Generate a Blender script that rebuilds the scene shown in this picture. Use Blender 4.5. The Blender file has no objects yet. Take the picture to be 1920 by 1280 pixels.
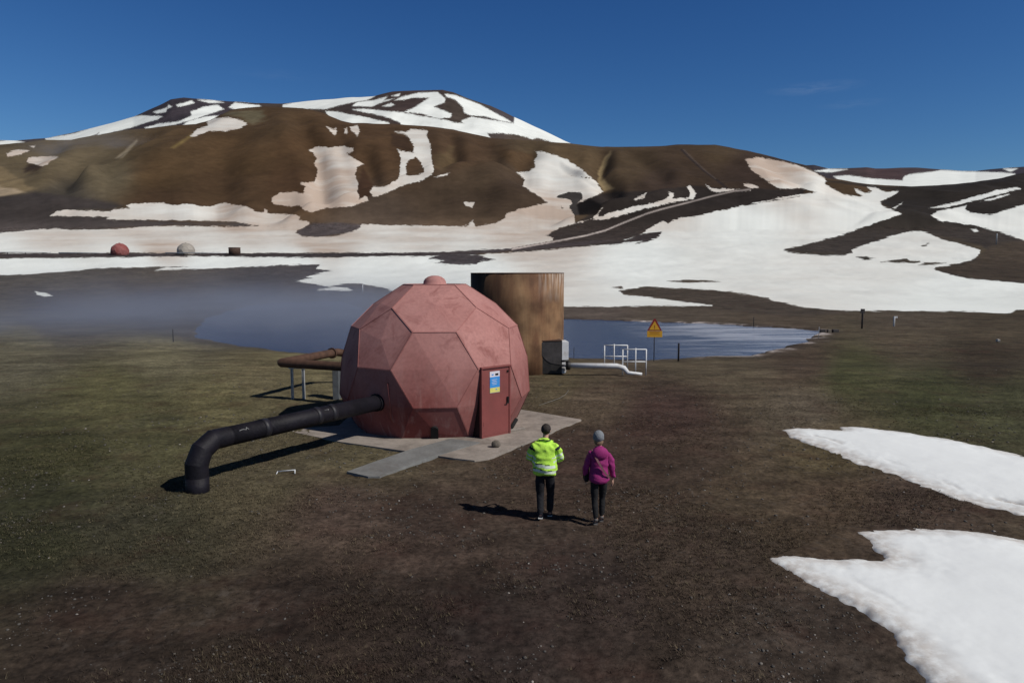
import bpy, bmesh, math, random
import numpy as np
from mathutils import Vector, Matrix, Quaternion
random.seed(4); RNG = np.random.default_rng(7)
SC = bpy.context.scene
COL = SC.collection
R = math.radians
# ---------------------------------------------------------------- camera model
H, F = 4.7, 1350.0
TP = 135.0/F
PHI = math.atan(TP); CP, SP = math.cos(PHI), math.sin(PHI)
def ray(px, py):
    u, v = (px-960)/F, (640-py)/F
    return Vector((u, CP+v*SP, -SP+v*CP))
def W(px, py, z=0.0):                    # a photo point on the level z
    d = ray(px, py); t = (z-H)/d.z
    return Vector((d.x*t, d.y*t, z))
def WY(px, py, Y):                       # a photo point at the distance Y
    d = ray(px, py); t = Y/d.y
    return Vector((d.x*t, Y, H+d.z*t))
def proj(X, Y, Z):
    dep = Y*CP-(Z-H)*SP
    up = Y*SP+(Z-H)*CP
    dep = np.maximum(dep, 0.05)
    return 960+F*X/dep, 640-F*up/dep
def slope_of(py):
    v = (640-np.asarray(py, float))/F
    return (-SP+v*CP)/(CP+v*SP)

# ---------------------------------------------------------------- noise
def _h(ix, iy, s):
    n = (ix.astype(np.int64)*374761393+iy.astype(np.int64)*668265263+s*974634777) & 0xffffffff
    n = ((n ^ (n >> 13))*1274126177) & 0xffffffff
    n = (n ^ (n >> 16)) & 0xffffff
    return n/float(0xffffff)
def vn(x, y, s=0):
    xi, yi = np.floor(x), np.floor(y); fx, fy = x-xi, y-yi
    fx = fx*fx*(3-2*fx); fy = fy*fy*(3-2*fy)
    a, b = _h(xi, yi, s), _h(xi+1, yi, s); c, d = _h(xi, yi+1, s), _h(xi+1, yi+1, s)
    return (a+(b-a)*fx)*(1-fy)+(c+(d-c)*fx)*fy
def fbm(x, y, s=0, o=4):
    t = 0; a = 1; n = 0
    for k in range(o):
        t = t+a*(vn(x*2**k, y*2**k, s+k)-.5)*2; n += a; a *= .5
    return t/n
def sst(a, b, x):
    t = np.clip((x-a)/(b-a), 0, 1); return t*t*(3-2*t)
def sdf(poly, X, Y):                      # signed distance, positive inside
    P = np.asarray(poly, float); d2 = np.full(X.shape, 1e12); ins = np.zeros(X.shape, bool)
    for i in range(len(P)):
        ax, ay = P[i]; bx, by = P[(i+1) % len(P)]
        ex, ey = bx-ax, by-ay; L = ex*ex+ey*ey+1e-9
        t = np.clip(((X-ax)*ex+(Y-ay)*ey)/L, 0, 1)
        dx, dy = X-ax-t*ex, Y-ay-t*ey
        d2 = np.minimum(d2, dx*dx+dy*dy)
        c = (ay > Y) != (by > Y)
        if abs(ey) > 1e-9:
            ins ^= c & (X < ex*(Y-ay)/ey+ax)
    d = np.sqrt(d2); return np.where(ins, d, -d)
def sdf_union(polys, holes, X, Y, clip=25.):
    out = np.full(X.shape, -clip)
    def sub(p):
        a = np.asarray(p, float); lo, hi = a.min(0)-clip, a.max(0)+clip
        return np.nonzero((X > lo[0]) & (X < hi[0]) & (Y > lo[1]) & (Y < hi[1]))[0]
    for p in polys:
        k = sub(p)
        if len(k): out[k] = np.maximum(out[k], np.clip(sdf(p, X[k], Y[k]), -clip, clip))
    for p in holes:
        k = sub(p)
        if len(k): out[k] = np.minimum(out[k], -np.clip(sdf(p, X[k], Y[k]), -clip, clip))
    return out
def line_d(pl, X, Y):
    d2 = np.full(X.shape, 1e12)
    for (ax, ay), (bx, by) in zip(pl[:-1], pl[1:]):
        ex, ey = bx-ax, by-ay; L = ex*ex+ey*ey
        t = np.clip(((X-ax)*ex+(Y-ay)*ey)/L, 0, 1)
        d2 = np.minimum(d2, (X-ax-t*ex)**2+(Y-ay-t*ey)**2)
    return np.sqrt(d2)
def s2l(c):
    c = np.asarray(c, float)/255.
    return np.where(c <= .04045, c/12.92, ((c+.055)/1.055)**2.4)

# ---------------------------------------------------------------- objects
def tag(o, label=None, cat=None, group=None, kind=None):
    if label: o['label'] = label
    if cat: o['category'] = cat
    if group: o['group'] = group
    if kind: o['kind'] = kind
    return o
def empty(name, loc, rz=0, **kw):
    o = bpy.data.objects.new(name, None); COL.objects.link(o)
    o.location = loc; o.rotation_euler = (0, 0, rz); o.empty_display_size = .2
    return tag(o, **kw)
def link(name, me, mats=None, parent=None, smooth=None, **kw):
    o = bpy.data.objects.new(name, me); COL.objects.link(o)
    for m in (mats if isinstance(mats, (list, tuple)) else [mats]):
        if m: me.materials.append(m)
    if parent: o.parent = parent
    if smooth is not None:
        me.polygons.foreach_set('use_smooth', [bool(smooth)]*len(me.polygons))
        if smooth and smooth != 'all':
            try: me.set_sharp_from_angle(angle=R(40))
            except Exception: pass
    return tag(o, **kw)
class MB:
    def __init__(s): s.bm = bmesh.new()
    def box(s, c, d, rot=None, bev=0.0, mi=0):
        r = bmesh.ops.create_cube(s.bm, size=1); v = r['verts']
        M = Matrix.Translation(c) @ (rot or Matrix()) @ Matrix.Diagonal((d[0], d[1], d[2], 1))
        bmesh.ops.transform(s.bm, matrix=M, verts=v)
        fs = {f for w in v for f in w.link_faces}
        for f in fs: f.material_index = mi
        if bev:
            es = list({e for w in v for e in w.link_edges})
            r = bmesh.ops.bevel(s.bm, geom=es, offset=bev, segments=2, affect='EDGES', profile=.5)
            for f in r['faces']: f.material_index = mi
        return s
    def tube(s, pts, r, n=16, cap=True, mi=0, sharp=False):
        pts = [Vector(p) for p in pts]; rings = []
        rr = r if isinstance(r, (list, tuple)) else [r]*len(pts)
        up = None
        for i, p in enumerate(pts):
            if i == 0: t = (pts[1]-p).normalized(); m = t
            elif i == len(pts)-1: t = (p-pts[i-1]).normalized(); m = t
            else:
                a, b = (p-pts[i-1]).normalized(), (pts[i+1]-p).normalized(); m = (a+b).normalized(); t = m
            if up is None: up = Vector((0, 0, 1)) if abs(t.z) < .9 else Vector((0, 1, 0))
            x = (up-t*up.dot(t)).normalized(); y = t.cross(x); up = x
            k = 1.
            ring = []
            if 0 < i < len(pts)-1:
                a = (p-pts[i-1]).normalized(); k = 1/max(.35, m.dot(a))
                bd = (pts[i+1]-p).normalized()-a
                bd = bd-t*bd.dot(t)
                bd = bd.normalized() if bd.length > 1e-6 else None
            else: bd = None
            for j in range(n):
                an = 2*math.pi*j/n; o = (x*math.cos(an)+y*math.sin(an))*rr[i]
                if bd is not None: o = o+bd*(o.dot(bd)*(k-1))
                ring.append(s.bm.verts.new(p+o))
            rings.append(ring)
        for a, b in zip(rings[:-1], rings[1:]):
            for j in range(n):
                f = s.bm.faces.new((a[j], a[(j+1) % n], b[(j+1) % n], b[j])); f.smooth = True; f.material_index = mi
        if sharp:
            for a in rings:
                for j in range(n):
                    e = s.bm.edges.get((a[j], a[(j+1) % n]))
                    if e: e.smooth = False
        if cap:
            s.bm.faces.new(rings[0][::-1]).material_index = mi; s.bm.faces.new(rings[-1]).material_index = mi
        return s
    def lathe(s, prof, n=32, c=(0, 0, 0), mi=0):
        rings = []
        for r, z in prof:
            rings.append([s.bm.verts.new((c[0]+r*math.cos(2*math.pi*j/n), c[1]+r*math.sin(2*math.pi*j/n), c[2]+z)) for j in range(n)])
        for a, b in zip(rings[:-1], rings[1:]):
            for j in range(n):
                f = s.bm.faces.new((a[j], a[(j+1) % n], b[(j+1) % n], b[j])); f.smooth = True; f.material_index = mi
        if prof[0][0] > 1e-4: s.bm.faces.new(rings[0][::-1]).material_index = mi
        if prof[-1][0] > 1e-4: s.bm.faces.new(rings[-1]).material_index = mi
        return s
    def prism(s, poly, z0, z1, mi=0, M=None):
        a = [s.bm.verts.new((x, y, z0)) for x, y in poly]; b = [s.bm.verts.new((x, y, z1)) for x, y in poly]
        n = len(poly)
        fs = [s.bm.faces.new(a[::-1]), s.bm.faces.new(b)]+[s.bm.faces.new((a[i], a[(i+1) % n], b[(i+1) % n], b[i])) for i in range(n)]
        for f in fs: f.material_index = mi
        if M is not None: bmesh.ops.transform(s.bm, matrix=M, verts=a+b)
        return s
    def ico(s, c, r, sub=2, sc=(1, 1, 1), rough=0, seed=0, mi=0):
        q = bmesh.ops.create_icosphere(s.bm, subdivisions=sub, radius=1)['verts']
        rg = random.Random(seed)
        for v in q:
            k = r*(1+rough*(rg.random()-.5))
            v.co = Vector((c[0]+v.co.x*k*sc[0], c[1]+v.co.y*k*sc[1], c[2]+v.co.z*k*sc[2]))
        for f in {f for v in q for f in v.link_faces}: f.material_index = mi
        return s
    def build(s, name, mats, parent=None, smooth=None, **kw):
        bmesh.ops.recalc_face_normals(s.bm, faces=s.bm.faces)
        me = bpy.data.meshes.new(name); s.bm.to_mesh(me); s.bm.free()
        return link(name, me, mats, parent, smooth, **kw)

# ---------------------------------------------------------------- materials
def nodes(name):
    m = bpy.data.materials.new(name); m.use_nodes = True
    t = m.node_tree; t.nodes.clear()
    o = t.nodes.new('ShaderNodeOutputMaterial'); b = t.nodes.new('ShaderNodeBsdfPrincipled')
    t.links.new(b.outputs[0], o.inputs[0])
    return m, t, b
def N(t, kind, **kw):
    n = t.nodes.new('ShaderNode'+kind)
    for k, v in kw.items():
        if k.startswith('i_'):
            key = k[2:]; n.inputs[int(key) if key.isdigit() else key.replace('_', ' ')].default_value = v
        else: setattr(n, k, v)
    return n
def math_(t, op, a, b=None, c=None, clamp=False):
    n = N(t, 'Math', operation=op, use_clamp=clamp)
    for i, x in enumerate((a, b, c)):
        if x is None: continue
        if isinstance(x, (int, float)): n.inputs[i].default_value = x
        else: t.links.new(x, n.inputs[i])
    return n.outputs[0]
def mix(t, f, a, b, bt='MIX'):
    n = N(t, 'MixRGB', blend_type=bt)
    for i, x in enumerate((f, a, b)):
        if isinstance(x, (int, float)): n.inputs[i].default_value = x
        elif isinstance(x, tuple): n.inputs[i].default_value = x if len(x) == 4 else (*x, 1)
        else: t.links.new(x, n.inputs[i])
    return n.outputs[0]
def noise(t, co, scale, detail=5, rough=.55, dist=0):
    n = N(t, 'TexNoise', i_Scale=scale, i_Detail=detail, i_Roughness=rough, i_Distortion=dist)
    t.links.new(co, n.inputs['Vector']); return n.outputs['Fac']
def ramp(t, f, stops):
    n = N(t, 'ValToRGB'); e = n.color_ramp.elements
    while len(e) < len(stops): e.new(.5)
    for k, (p, c) in zip(e, stops):
        k.position = p; k.color = (c, c, c, 1) if isinstance(c, (int, float)) else (*c, 1)
    t.links.new(f, n.inputs[0]); return n.outputs[0]
def mapping(t, co, scale):
    n = N(t, 'Mapping'); n.inputs['Scale'].default_value = scale; t.links.new(co, n.inputs[0]); return n.outputs[0]
def bump(t, b, hgt, strength, dist):
    n = N(t, 'Bump', i_Strength=strength, i_Distance=dist); t.links.new(hgt, n.inputs['Height'])
    t.links.new(n.outputs[0], b.inputs['Normal'])
def M_(name, col, rough=.6, metal=0., var=.3, scale=6., bmp=.1, dirt=None, spec=.4, wear=None):
    m, t, b = nodes(name)
    co = N(t, 'TexCoord').outputs['Object']
    n1 = noise(t, co, scale, 6); n2 = noise(t, co, scale*7, 4)
    f = math_(t, 'ADD', math_(t, 'MULTIPLY', n1, .65), math_(t, 'MULTIPLY', n2, .35))
    lo = tuple(c*(1-var) for c in col); hi = tuple(min(1, c*(1+var)) for c in col)
    c = ramp(t, f, [(.32, lo), (.68, hi)])
    if dirt:
        n3 = noise(t, co, scale*.6, 7, .7, .4)
        c = mix(t, ramp(t, n3, [(.5, 0), (.72, .75)]), c, dirt)
    t.links.new(c, b.inputs['Base Color'])
    b.inputs['Roughness'].default_value = rough; b.inputs['Metallic'].default_value = metal
    b.inputs['Specular IOR Level'].default_value = spec
    if bmp: bump(t, b, n2, bmp, .02)
    return m

MAT = {}
MAT['concrete'] = M_('concrete', (.265, .23, .20), .9, var=.3, scale=1.6, bmp=.25, dirt=(.12, .10, .085), spec=.2)
MAT['concrete_grey'] = M_('grey_plate', (.17, .17, .165), .75, var=.25, scale=2, bmp=.15, dirt=(.11, .10, .09), spec=.3)
MAT['black_pipe'] = M_('black_pipe', (.007, .006, .010), .62, var=.5, scale=2.2, bmp=.45, spec=.22, dirt=(.015, .013, .015))
MAT['black_sleeve'] = M_('black_sleeve', (.013, .012, .017), .55, var=.3, scale=6, bmp=.1)
MAT['chalk'] = M_('chalk', (.2, .2, .2), .9)
MAT['dark'] = M_('dark_opening', (.006, .005, .005), .9)
MAT['black_box'] = M_('black_panel', (.016, .014, .013), .55, var=.5, scale=3, dirt=(.05, .045, .04))
MAT['grey_plate'] = M_('front_lit_grey', (.045, .04, .04), .6, var=.5, scale=3, dirt=(.02, .018, .017))  # colour of the lit patch painted on the box front
MAT['white_metal'] = M_('white_paint', (.62, .63, .64), .5, var=.1, scale=5, dirt=(.38, .34, .3))
MAT['steel'] = M_('galvanised_steel', (.45, .46, .47), .5, .3, var=.2, scale=9)
MAT['dull_steel'] = M_('dull_zinc', (.085, .092, .10), .7, var=.3, scale=5)
MAT['rust'] = M_('rusty_pipe', (.075, .038, .024), .85, var=.5, scale=5, bmp=.3, dirt=(.05, .022, .014))
MAT['far_rust'] = M_('far_dark_rust', (.055, .03, .021), .85, var=.5, scale=1.5)
MAT['hose'] = M_('dusty_hose', (.16, .145, .125), .8)
MAT['post'] = M_('dark_post', (.03, .026, .026), .7)
MAT['yellow'] = M_('sign_yellow', (.62, .33, .025), .5, var=.08)
MAT['red_sign'] = M_('sign_red', (.22, .022, .02), .5, var=.1)
MAT['hivis'] = M_('hivis_yellow', (.47, .78, .09), .8, var=.2, scale=7, bmp=.3, spec=.2)
MAT['silver'] = M_('reflective_band', (.6, .68, .58), .35, var=.15, scale=12)
MAT['navy'] = M_('navy_cloth', (.012, .014, .024), .85, bmp=.2)
MAT['black_cloth'] = M_('black_cloth', (.006, .006, .009), .85, var=.4, scale=8, bmp=.3)
MAT['grey_cloth'] = M_('grey_cloth', (.009, .0085, .0095), .85, var=.4, scale=8, bmp=.3)
MAT['purple'] = M_('purple_cloth', (.26, .023, .135), .75, var=.18, scale=7, bmp=.3, spec=.25)
MAT['strap'] = M_('strap_cloth', (.18, .08, .09), .8)
MAT['skin'] = M_('skin', (.46, .27, .2), .55, var=.06, bmp=0)
MAT['hair'] = M_('dark_hair', (.02, .014, .011), .7, var=.5, scale=40, bmp=.4)
MAT['fair_hair'] = M_('fair_hair', (.2, .13, .08), .7, var=.4, scale=40, bmp=.4)
MAT['knit'] = M_('grey_knit', (.2, .215, .235), .95, var=.3, scale=35, bmp=.6)
MAT['sole'] = M_('shoe_white', (.5, .5, .48), .7)
MAT['boot'] = M_('grey_boot', (.10, .09, .085), .75)
MAT['rock'] = M_('rock', (.13, .11, .09), .95, var=.5, scale=9, bmp=.5)
MAT['pale_rock'] = M_('pale_rock', (.45, .43, .39), .95, var=.3, scale=5, bmp=.5)
MAT['far_white'] = M_('far_white_paint', (.30, .27, .235), .6, var=.2, scale=.8)
MAT['iris'] = M_('eye', (.03, .03, .03), .2)
MAT['lip'] = M_('lip', (.3, .12, .1), .5)
MAT['blue_sign'] = M_('sign_blue', (.04, .25, .62), .5, var=.05)
MAT['sign_white'] = M_('sign_white', (.62, .6, .66), .5, var=.05)
MAT['sign_lemon'] = M_('sign_lemon', (.62, .58, .16), .5, var=.1)
def dome_mat(name, base, faded):
    m, t, b = nodes(name)
    co = N(t, 'TexCoord').outputs['Object']
    geo = N(t, 'NewGeometry')
    sep = N(t, 'SeparateXYZ'); t.links.new(co, sep.inputs[0])
    up = ramp(t, math_(t, 'DIVIDE', sep.outputs[2], 4.), [(.2, 0.), (.66, 1.)])     # sun-bleached above, fresher paint near the ground
    n1 = noise(t, co, .9, 7, .6, .5); n2 = noise(t, mapping(t, co, (5, 5, .7)), 1.2, 6, .6); n3 = noise(t, co, 12, 5)
    f = math_(t, 'ADD', math_(t, 'MULTIPLY', up, .75), math_(t, 'MULTIPLY', math_(t, 'SUBTRACT', n1, .5), .8), clamp=True)
    c = mix(t, f, base, faded)
    c = mix(t, .22, c, ramp(t, n3, [(.3, .25), (.7, .75)]), 'OVERLAY')
    st = noise(t, co, 1.1, 9, .72, 1.2)
    c = mix(t, ramp(t, st, [(.52, 0), (.66, .7)]), c, (.18, .056, .05))
    c = mix(t, ramp(t, noise(t, co, .55, 3, .5), [(.4, 0), (.6, .3)]), c, mix(t, .5, c, (.5, .29, .27)))
    streak = math_(t, 'MULTIPLY', ramp(t, n2, [(.52, 0), (.7, .5)]), math_(t, 'SUBTRACT', 1., up))
    c = mix(t, streak, c, (.33, .2, .18))
    t.links.new(c, b.inputs['Base Color']); b.inputs['Roughness'].default_value = .8
    b.inputs['Specular IOR Level'].default_value = .15
    bump(t, b, n1, .06, .05)
    return m
MAT['dome'] = dome_mat('red_dome_paint', (.185, .051, .045), (.43, .215, .195))
MAT['dome_seam'] = dome_mat('red_dome_seam', (.19, .05, .045), (.36, .165, .15))
MAT['far_dome'] = dome_mat('far_red_dome_paint', (.19, .05, .046), (.24, .075, .07))
MAT['door'] = M_('red_door_paint', (.20, .055, .05), .5, var=.12, scale=3, bmp=.03, dirt=(.17, .055, .05))
MAT['gap_shade'] = M_('painted_gap_shade', (.022, .009, .008), .9)  # near black colour stands in for the shade beside the door
MAT['seam'] = M_('seam_paint', (.21, .06, .055), .6, var=.25, scale=5, dirt=(.34, .13, .12))
def tank_mat():
    m, t, b = nodes('rusty_tank_wall')
    co = N(t, 'TexCoord').outputs['Object']
    sep = N(t, 'SeparateXYZ'); t.links.new(co, sep.inputs[0])
    n1 = noise(t, mapping(t, co, (1.1, 1.1, .16)), 1.3, 8, .58, .6)
    n2 = noise(t, co, 1.1, 6); n3 = noise(t, mapping(t, co, (8, 8, .5)), 1.5, 5)
    c = ramp(t, n1, [(.25, (.10, .048, .028)), (.42, (.17, .085, .045)), (.55, (.24, .135, .07)), (.68, (.29, .175, .092)), (.85, (.20, .105, .06))])
    c = mix(t, ramp(t, n2, [(.35, .55), (.62, 0.)]), c, (.035, .016, .011))
    az = ramp(t, math_(t, 'ADD', math_(t, 'MULTIPLY', sep.outputs[0], .23), .5), [(.0, .85), (.36, .4), (.6, 0.)])   # darker towards the left, stronger higher up
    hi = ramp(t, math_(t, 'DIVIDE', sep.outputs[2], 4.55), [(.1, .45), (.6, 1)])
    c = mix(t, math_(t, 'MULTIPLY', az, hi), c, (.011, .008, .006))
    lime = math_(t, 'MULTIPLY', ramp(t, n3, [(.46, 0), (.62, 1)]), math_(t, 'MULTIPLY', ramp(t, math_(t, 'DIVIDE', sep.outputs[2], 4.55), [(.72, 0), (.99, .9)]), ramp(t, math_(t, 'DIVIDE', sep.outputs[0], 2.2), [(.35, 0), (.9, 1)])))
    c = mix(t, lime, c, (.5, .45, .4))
    t.links.new(c, b.inputs['Base Color']); b.inputs['Roughness'].default_value = .8
    b.inputs['Specular IOR Level'].default_value = .25
    bump(t, b, n3, .25, .03); return m
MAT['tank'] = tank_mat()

def terrain_mat(near):
    m, t, b = nodes('ground_earth' if near else 'hill_earth')
    pos = N(t, 'NewGeometry').outputs['Position']
    earth = N(t, 'Attribute', attribute_name='earth').outputs['Color']
    snow = N(t, 'Attribute', attribute_name='snow').outputs['Fac']
    dirt = N(t, 'Attribute', attribute_name='dirt').outputs['Fac']
    nb = noise(t, pos, .018, 8, .62); nm = noise(t, pos, .22, 8, .62)
    e = mix(t, 1., earth, ramp(t, nb, [(.3, .72), (.7, 1.28)]), 'MULTIPLY')
    e = mix(t, 1., e, ramp(t, nm, [(.28, .66), (.72, 1.34)] if near else [(.28, .84), (.72, 1.16)]), 'MULTIPLY')
    if near:
        n1 = noise(t, pos, 1.6, 8, .68); n2 = noise(t, pos, 9, 6, .66); n3 = noise(t, pos, 34, 4, .6)
        e = mix(t, 1., e, ramp(t, n1, [(.3, .58), (.7, 1.42)]), 'MULTIPLY')
        e = mix(t, 1., e, ramp(t, n2, [(.3, .45), (.7, 1.55)]), 'MULTIPLY')
        e = mix(t, ramp(t, noise(t, pos, .7, 6, .6), [(.52, 0), (.75, .4)]), e, (.055, .024, .019))
        fl = ramp(t, n3, [(.66, 0), (.74, .5)])
        fl = mix(t, 1., fl, ramp(t, noise(t, pos, .9, 5), [(.42, 0), (.62, 1)]), 'MULTIPLY')
        e = mix(t, fl, e, (.17, .14, .105))
        cl = mix(t, 1., ramp(t, noise(t, pos, 4.2, 6, .68, .3), [(.52, 0), (.66, .75)]), ramp(t, noise(t, pos, .38, 6, .6), [(.46, 0), (.6, 1)]), 'MULTIPLY')
        e = mix(t, cl, e, mix(t, .5, e, (.105, .088, .075)))
        e = mix(t, 1., e, ramp(t, noise(t, mapping(t, pos, (.7, 1.5, 1)), .55, 7, .65), [(.32, .72), (.68, 1.3)]), 'MULTIPLY')
        hb = math_(t, 'ADD', math_(t, 'MULTIPLY', n2, .7), math_(t, 'MULTIPLY', n3, .3))
        bump(t, b, hb, .55, .06)
    else:
        n1 = noise(t, mapping(t, pos, (1, .35, 1)), .06, 9, .65)
        e = mix(t, 1., e, ramp(t, n1, [(.3, .88), (.7, 1.12)]), 'MULTIPLY')
        bump(t, b, nm, .05, .8)
    e1 = noise(t, pos, .12, 9, .7); e2 = noise(t, pos, .38, 7, .7)
    k = math_(t, 'ADD', snow, math_(t, 'MULTIPLY', math_(t, 'SUBTRACT', e1, .5), 9.))
    k = math_(t, 'ADD', k, math_(t, 'MULTIPLY', math_(t, 'SUBTRACT', e2, .5), 10.))
    mask = ramp(t, math_(t, 'ADD', math_(t, 'MULTIPLY', k, .25), .5, clamp=True), [(.34, 0), (.66, 1)])
    dn = noise(t, mapping(t, pos, (.5, 1, 1)), .05, 8, .6)
    dk = math_(t, 'MULTIPLY', dirt, ramp(t, dn, [(.25, .5), (.75, 1.35)]), clamp=True)
    sc = mix(t, dk, (.77, .80, .77), (.455, .365, .30))
    sc = mix(t, 1., sc, ramp(t, noise(t, pos, .03, 7, .6), [(.3, .92), (.7, 1.04)]), 'MULTIPLY')
    t.links.new(mix(t, mask, e, sc), b.inputs['Base Color'])
    b.inputs['Roughness'].default_value = .95; b.inputs['Specular IOR Level'].default_value = .08
    return m
MAT['ground'] = terrain_mat(True); MAT['hill'] = terrain_mat(False)
def snow_mat():
    m, t, b = nodes('snow')
    pos = N(t, 'NewGeometry').outputs['Position']
    n1 = noise(t, pos, 1.2, 7, .6); n2 = noise(t, pos, 14, 5, .6)
    edge = N(t, 'Attribute', attribute_name='edge').outputs['Fac']
    c = mix(t, ramp(t, n1, [(.3, 0), (.75, .3)]), (.785, .81, .81), (.71, .73, .745))
    g = math_(t, 'MULTIPLY', edge, ramp(t, noise(t, pos, 5, 6, .65), [(.36, .15), (.58, .9)]))
    c = mix(t, g, c, (.42, .37, .33))
    t.links.new(c, b.inputs['Base Color']); b.inputs['Roughness'].default_value = .85
    b.inputs['Specular IOR Level'].default_value = .15
    bump(t, b, math_(t, 'ADD', n1, math_(t, 'MULTIPLY', n2, .25)), .13, .06)
    return m
MAT['snow'] = snow_mat()
def water_mat():
    m, t, b = nodes('lake_water')
    pos = N(t, 'NewGeometry').outputs['Position']
    n1 = noise(t, mapping(t, pos, (.5, 1.6, 1)), .9, 5, .6); n2 = noise(t, mapping(t, pos, (.18, .6, 1)), .55, 6, .6, .6)
    sep = N(t, 'SeparateXYZ'); t.links.new(pos, sep.inputs[0])
    right = ramp(t, math_(t, 'DIVIDE', sep.outputs[0], 30.), [(.32, 0), (.62, 1)])
    scum = math_(t, 'MULTIPLY', ramp(t, n2, [(.43, 0), (.60, .85)]), right)
    c = mix(t, scum, (.027, .038, .072), (.40, .41, .45))
    t.links.new(c, b.inputs['Base Color'])
    b.inputs['Roughness'].default_value = .22; b.inputs['IOR'].default_value = 1.33
    b.inputs['Specular IOR Level'].default_value = .28
    b.inputs['Specular IOR Level'].default_value = .0
    bp_ = N(t, 'Bump', i_Strength=.6, i_Distance=.14); t.links.new(n1, bp_.inputs['Height'])
    gl = t.nodes.new('ShaderNodeBsdfGlossy'); gl.inputs['Color'].default_value = (.72, .84, 1, 1); gl.inputs['Roughness'].default_value = .2; t.links.new(bp_.outputs[0], gl.inputs['Normal'])
    mx = t.nodes.new('ShaderNodeMixShader'); mx.inputs[0].default_value = .36
    t.links.new(b.outputs[0], mx.inputs[1]); t.links.new(gl.outputs[0], mx.inputs[2])
    t.links.new(mx.outputs[0], next(n for n in t.nodes if n.type == 'OUTPUT_MATERIAL').inputs[0]); return m
MAT['water'] = water_mat()

# ---------------------------------------------------------------- traced outlines (photo pixels, draped on the terrain below)
def Z(ox, oy, s, pts): return [(ox+x/s, oy+y/s) for x, y in pts]
z5 = lambda p: Z(0, 150, 3, p); z6 = lambda p: Z(500, 150, 3, p)
z7 = lambda p: Z(960, 250, 3.556, p); z8 = lambda p: Z(1380, 280, 3.556, p); zA = lambda p: Z(0, 440, 3, p); zB = lambda p: Z(500, 480, 6.4, p)
MOUNT_SNOW = [
 z5([(255,330),(420,300),(560,255),(700,220),(760,205),(800,200),(915,205),(880,225),(820,240),(750,265),(690,280),(620,300),(545,310),(560,295),(500,325),(400,345),(260,345)]),
 z5([(810,268),(900,245),(1000,235),(1080,200),(1070,180),(1150,150),(1225,140),(1260,165),(1200,185),(1140,205),(1080,225),(960,258),(830,275)]),
 z5([(860,180),(940,155),(935,180),(880,190)]), z5([(945,138),(968,150),(945,162)]), z5([(990,140),(1080,116),(1095,130),(1040,145),(1000,152)]),
 z5([(1110,112),(1200,115),(1260,128),(1180,131)]), z5([(1285,155),(1320,128),(1460,143),(1480,155),(1400,155),(1340,170)]),
 z5([(1015,265),(1060,230),(1160,205),(1230,200),(1180,232),(1100,262)]), z5([(-3000,330),(0,345),(60,338),(140,350),(120,375),(0,380),(-3000,400)]),
 z6([(90,140),(200,118),(400,98),(500,88),(610,93),(560,115),(490,125),(420,140),(330,165),(90,160)]),
 z6([(480,147),(510,125),(600,115),(680,93),(660,115),(720,105),(640,130),(590,150)]), z6([(650,148),(700,130),(720,140),(690,152)]), z6([(700,90),(750,77),(745,93)]),
 z6([(720,115),(760,95),(850,73),(960,68),(1005,105),(1000,128),(940,150),(1040,190),(1035,212),(960,217),(870,190),(775,180),(830,155),(870,130),(915,100),(820,100),(770,112)]),
 z6([(1000,78),(1060,86),(1200,138),(1270,178),(1340,215),(1390,245),(1300,225),(1230,205),(1150,200),(1110,185),(1105,155),(1080,130),(1060,110),(1010,95)]),
 z6([(1095,230),(1150,208),(1230,220),(1390,245),(1395,200),(1450,222),(1560,272),(1740,362),(1640,360),(1520,325),(1500,335),(1420,310),(1330,300),(1240,300),(1270,345),(1160,330),(1050,300),(960,290),(850,285),(760,265),(750,240),(690,215),(640,200),(560,185),(480,165),(560,163),(650,173),(760,183),(870,203),(1000,225),(1060,240),(1110,245)]),
 z6([(330,175),(400,180),(470,195),(560,210),(690,240),(690,265),(480,265),(430,245),(350,212)])]
S1 = z5([(285,765),(310,742),(380,730),(470,735),(620,738),(640,728),(730,720),(705,705),(740,695),(900,692),(980,705),(1050,695),(1120,710),(1180,715),(1260,690),(1330,700),(1390,715),(1440,740),(1480,745),(1490,725),(1510,748),(1600,755),(1690,760),(1670,785),(1750,800),(1690,840),(1500,825),(1380,810),(1300,795),(1050,790),(600,785),(620,768)])
S2 = z5([(-5400,870),(0,860),(100,850),(230,840),(370,838),(400,845),(520,842),(720,835),(880,820),(1050,822),(1260,828),(1500,822),(1690,830),(1660,855),(1700,880)]) + \
  z6([(280,882),(400,875),(480,852),(530,830),(530,812),(700,815),(900,820),(1130,822),(1160,795),(1180,825),(1220,815),(1300,800),(1340,775),(1350,750),(1430,725),(1500,710),(1580,690),(1540,660),(1480,620),(1440,595),(1455,560),(1405,520),(1470,515),(1510,490),(1505,450),(1525,420),(1510,400),(1560,405),(1620,420),(1700,455),(1780,510),(1850,570),(1880,610),(1890,630),(1840,655),(1740,697),(1780,665),(1770,630),(1700,630),(1640,650),(1630,665),(1700,670),(1720,690),(1700,710),(1730,760),(1735,800),(1830,780),(1890,718),(1860,770),(1780,800),(1650,830),(1570,875),(1610,890),(1615,912),(1400,945),(1020,965),(900,968),(400,972),(0,972)]) + z5([(0,974),(-5400,974)])
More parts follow.
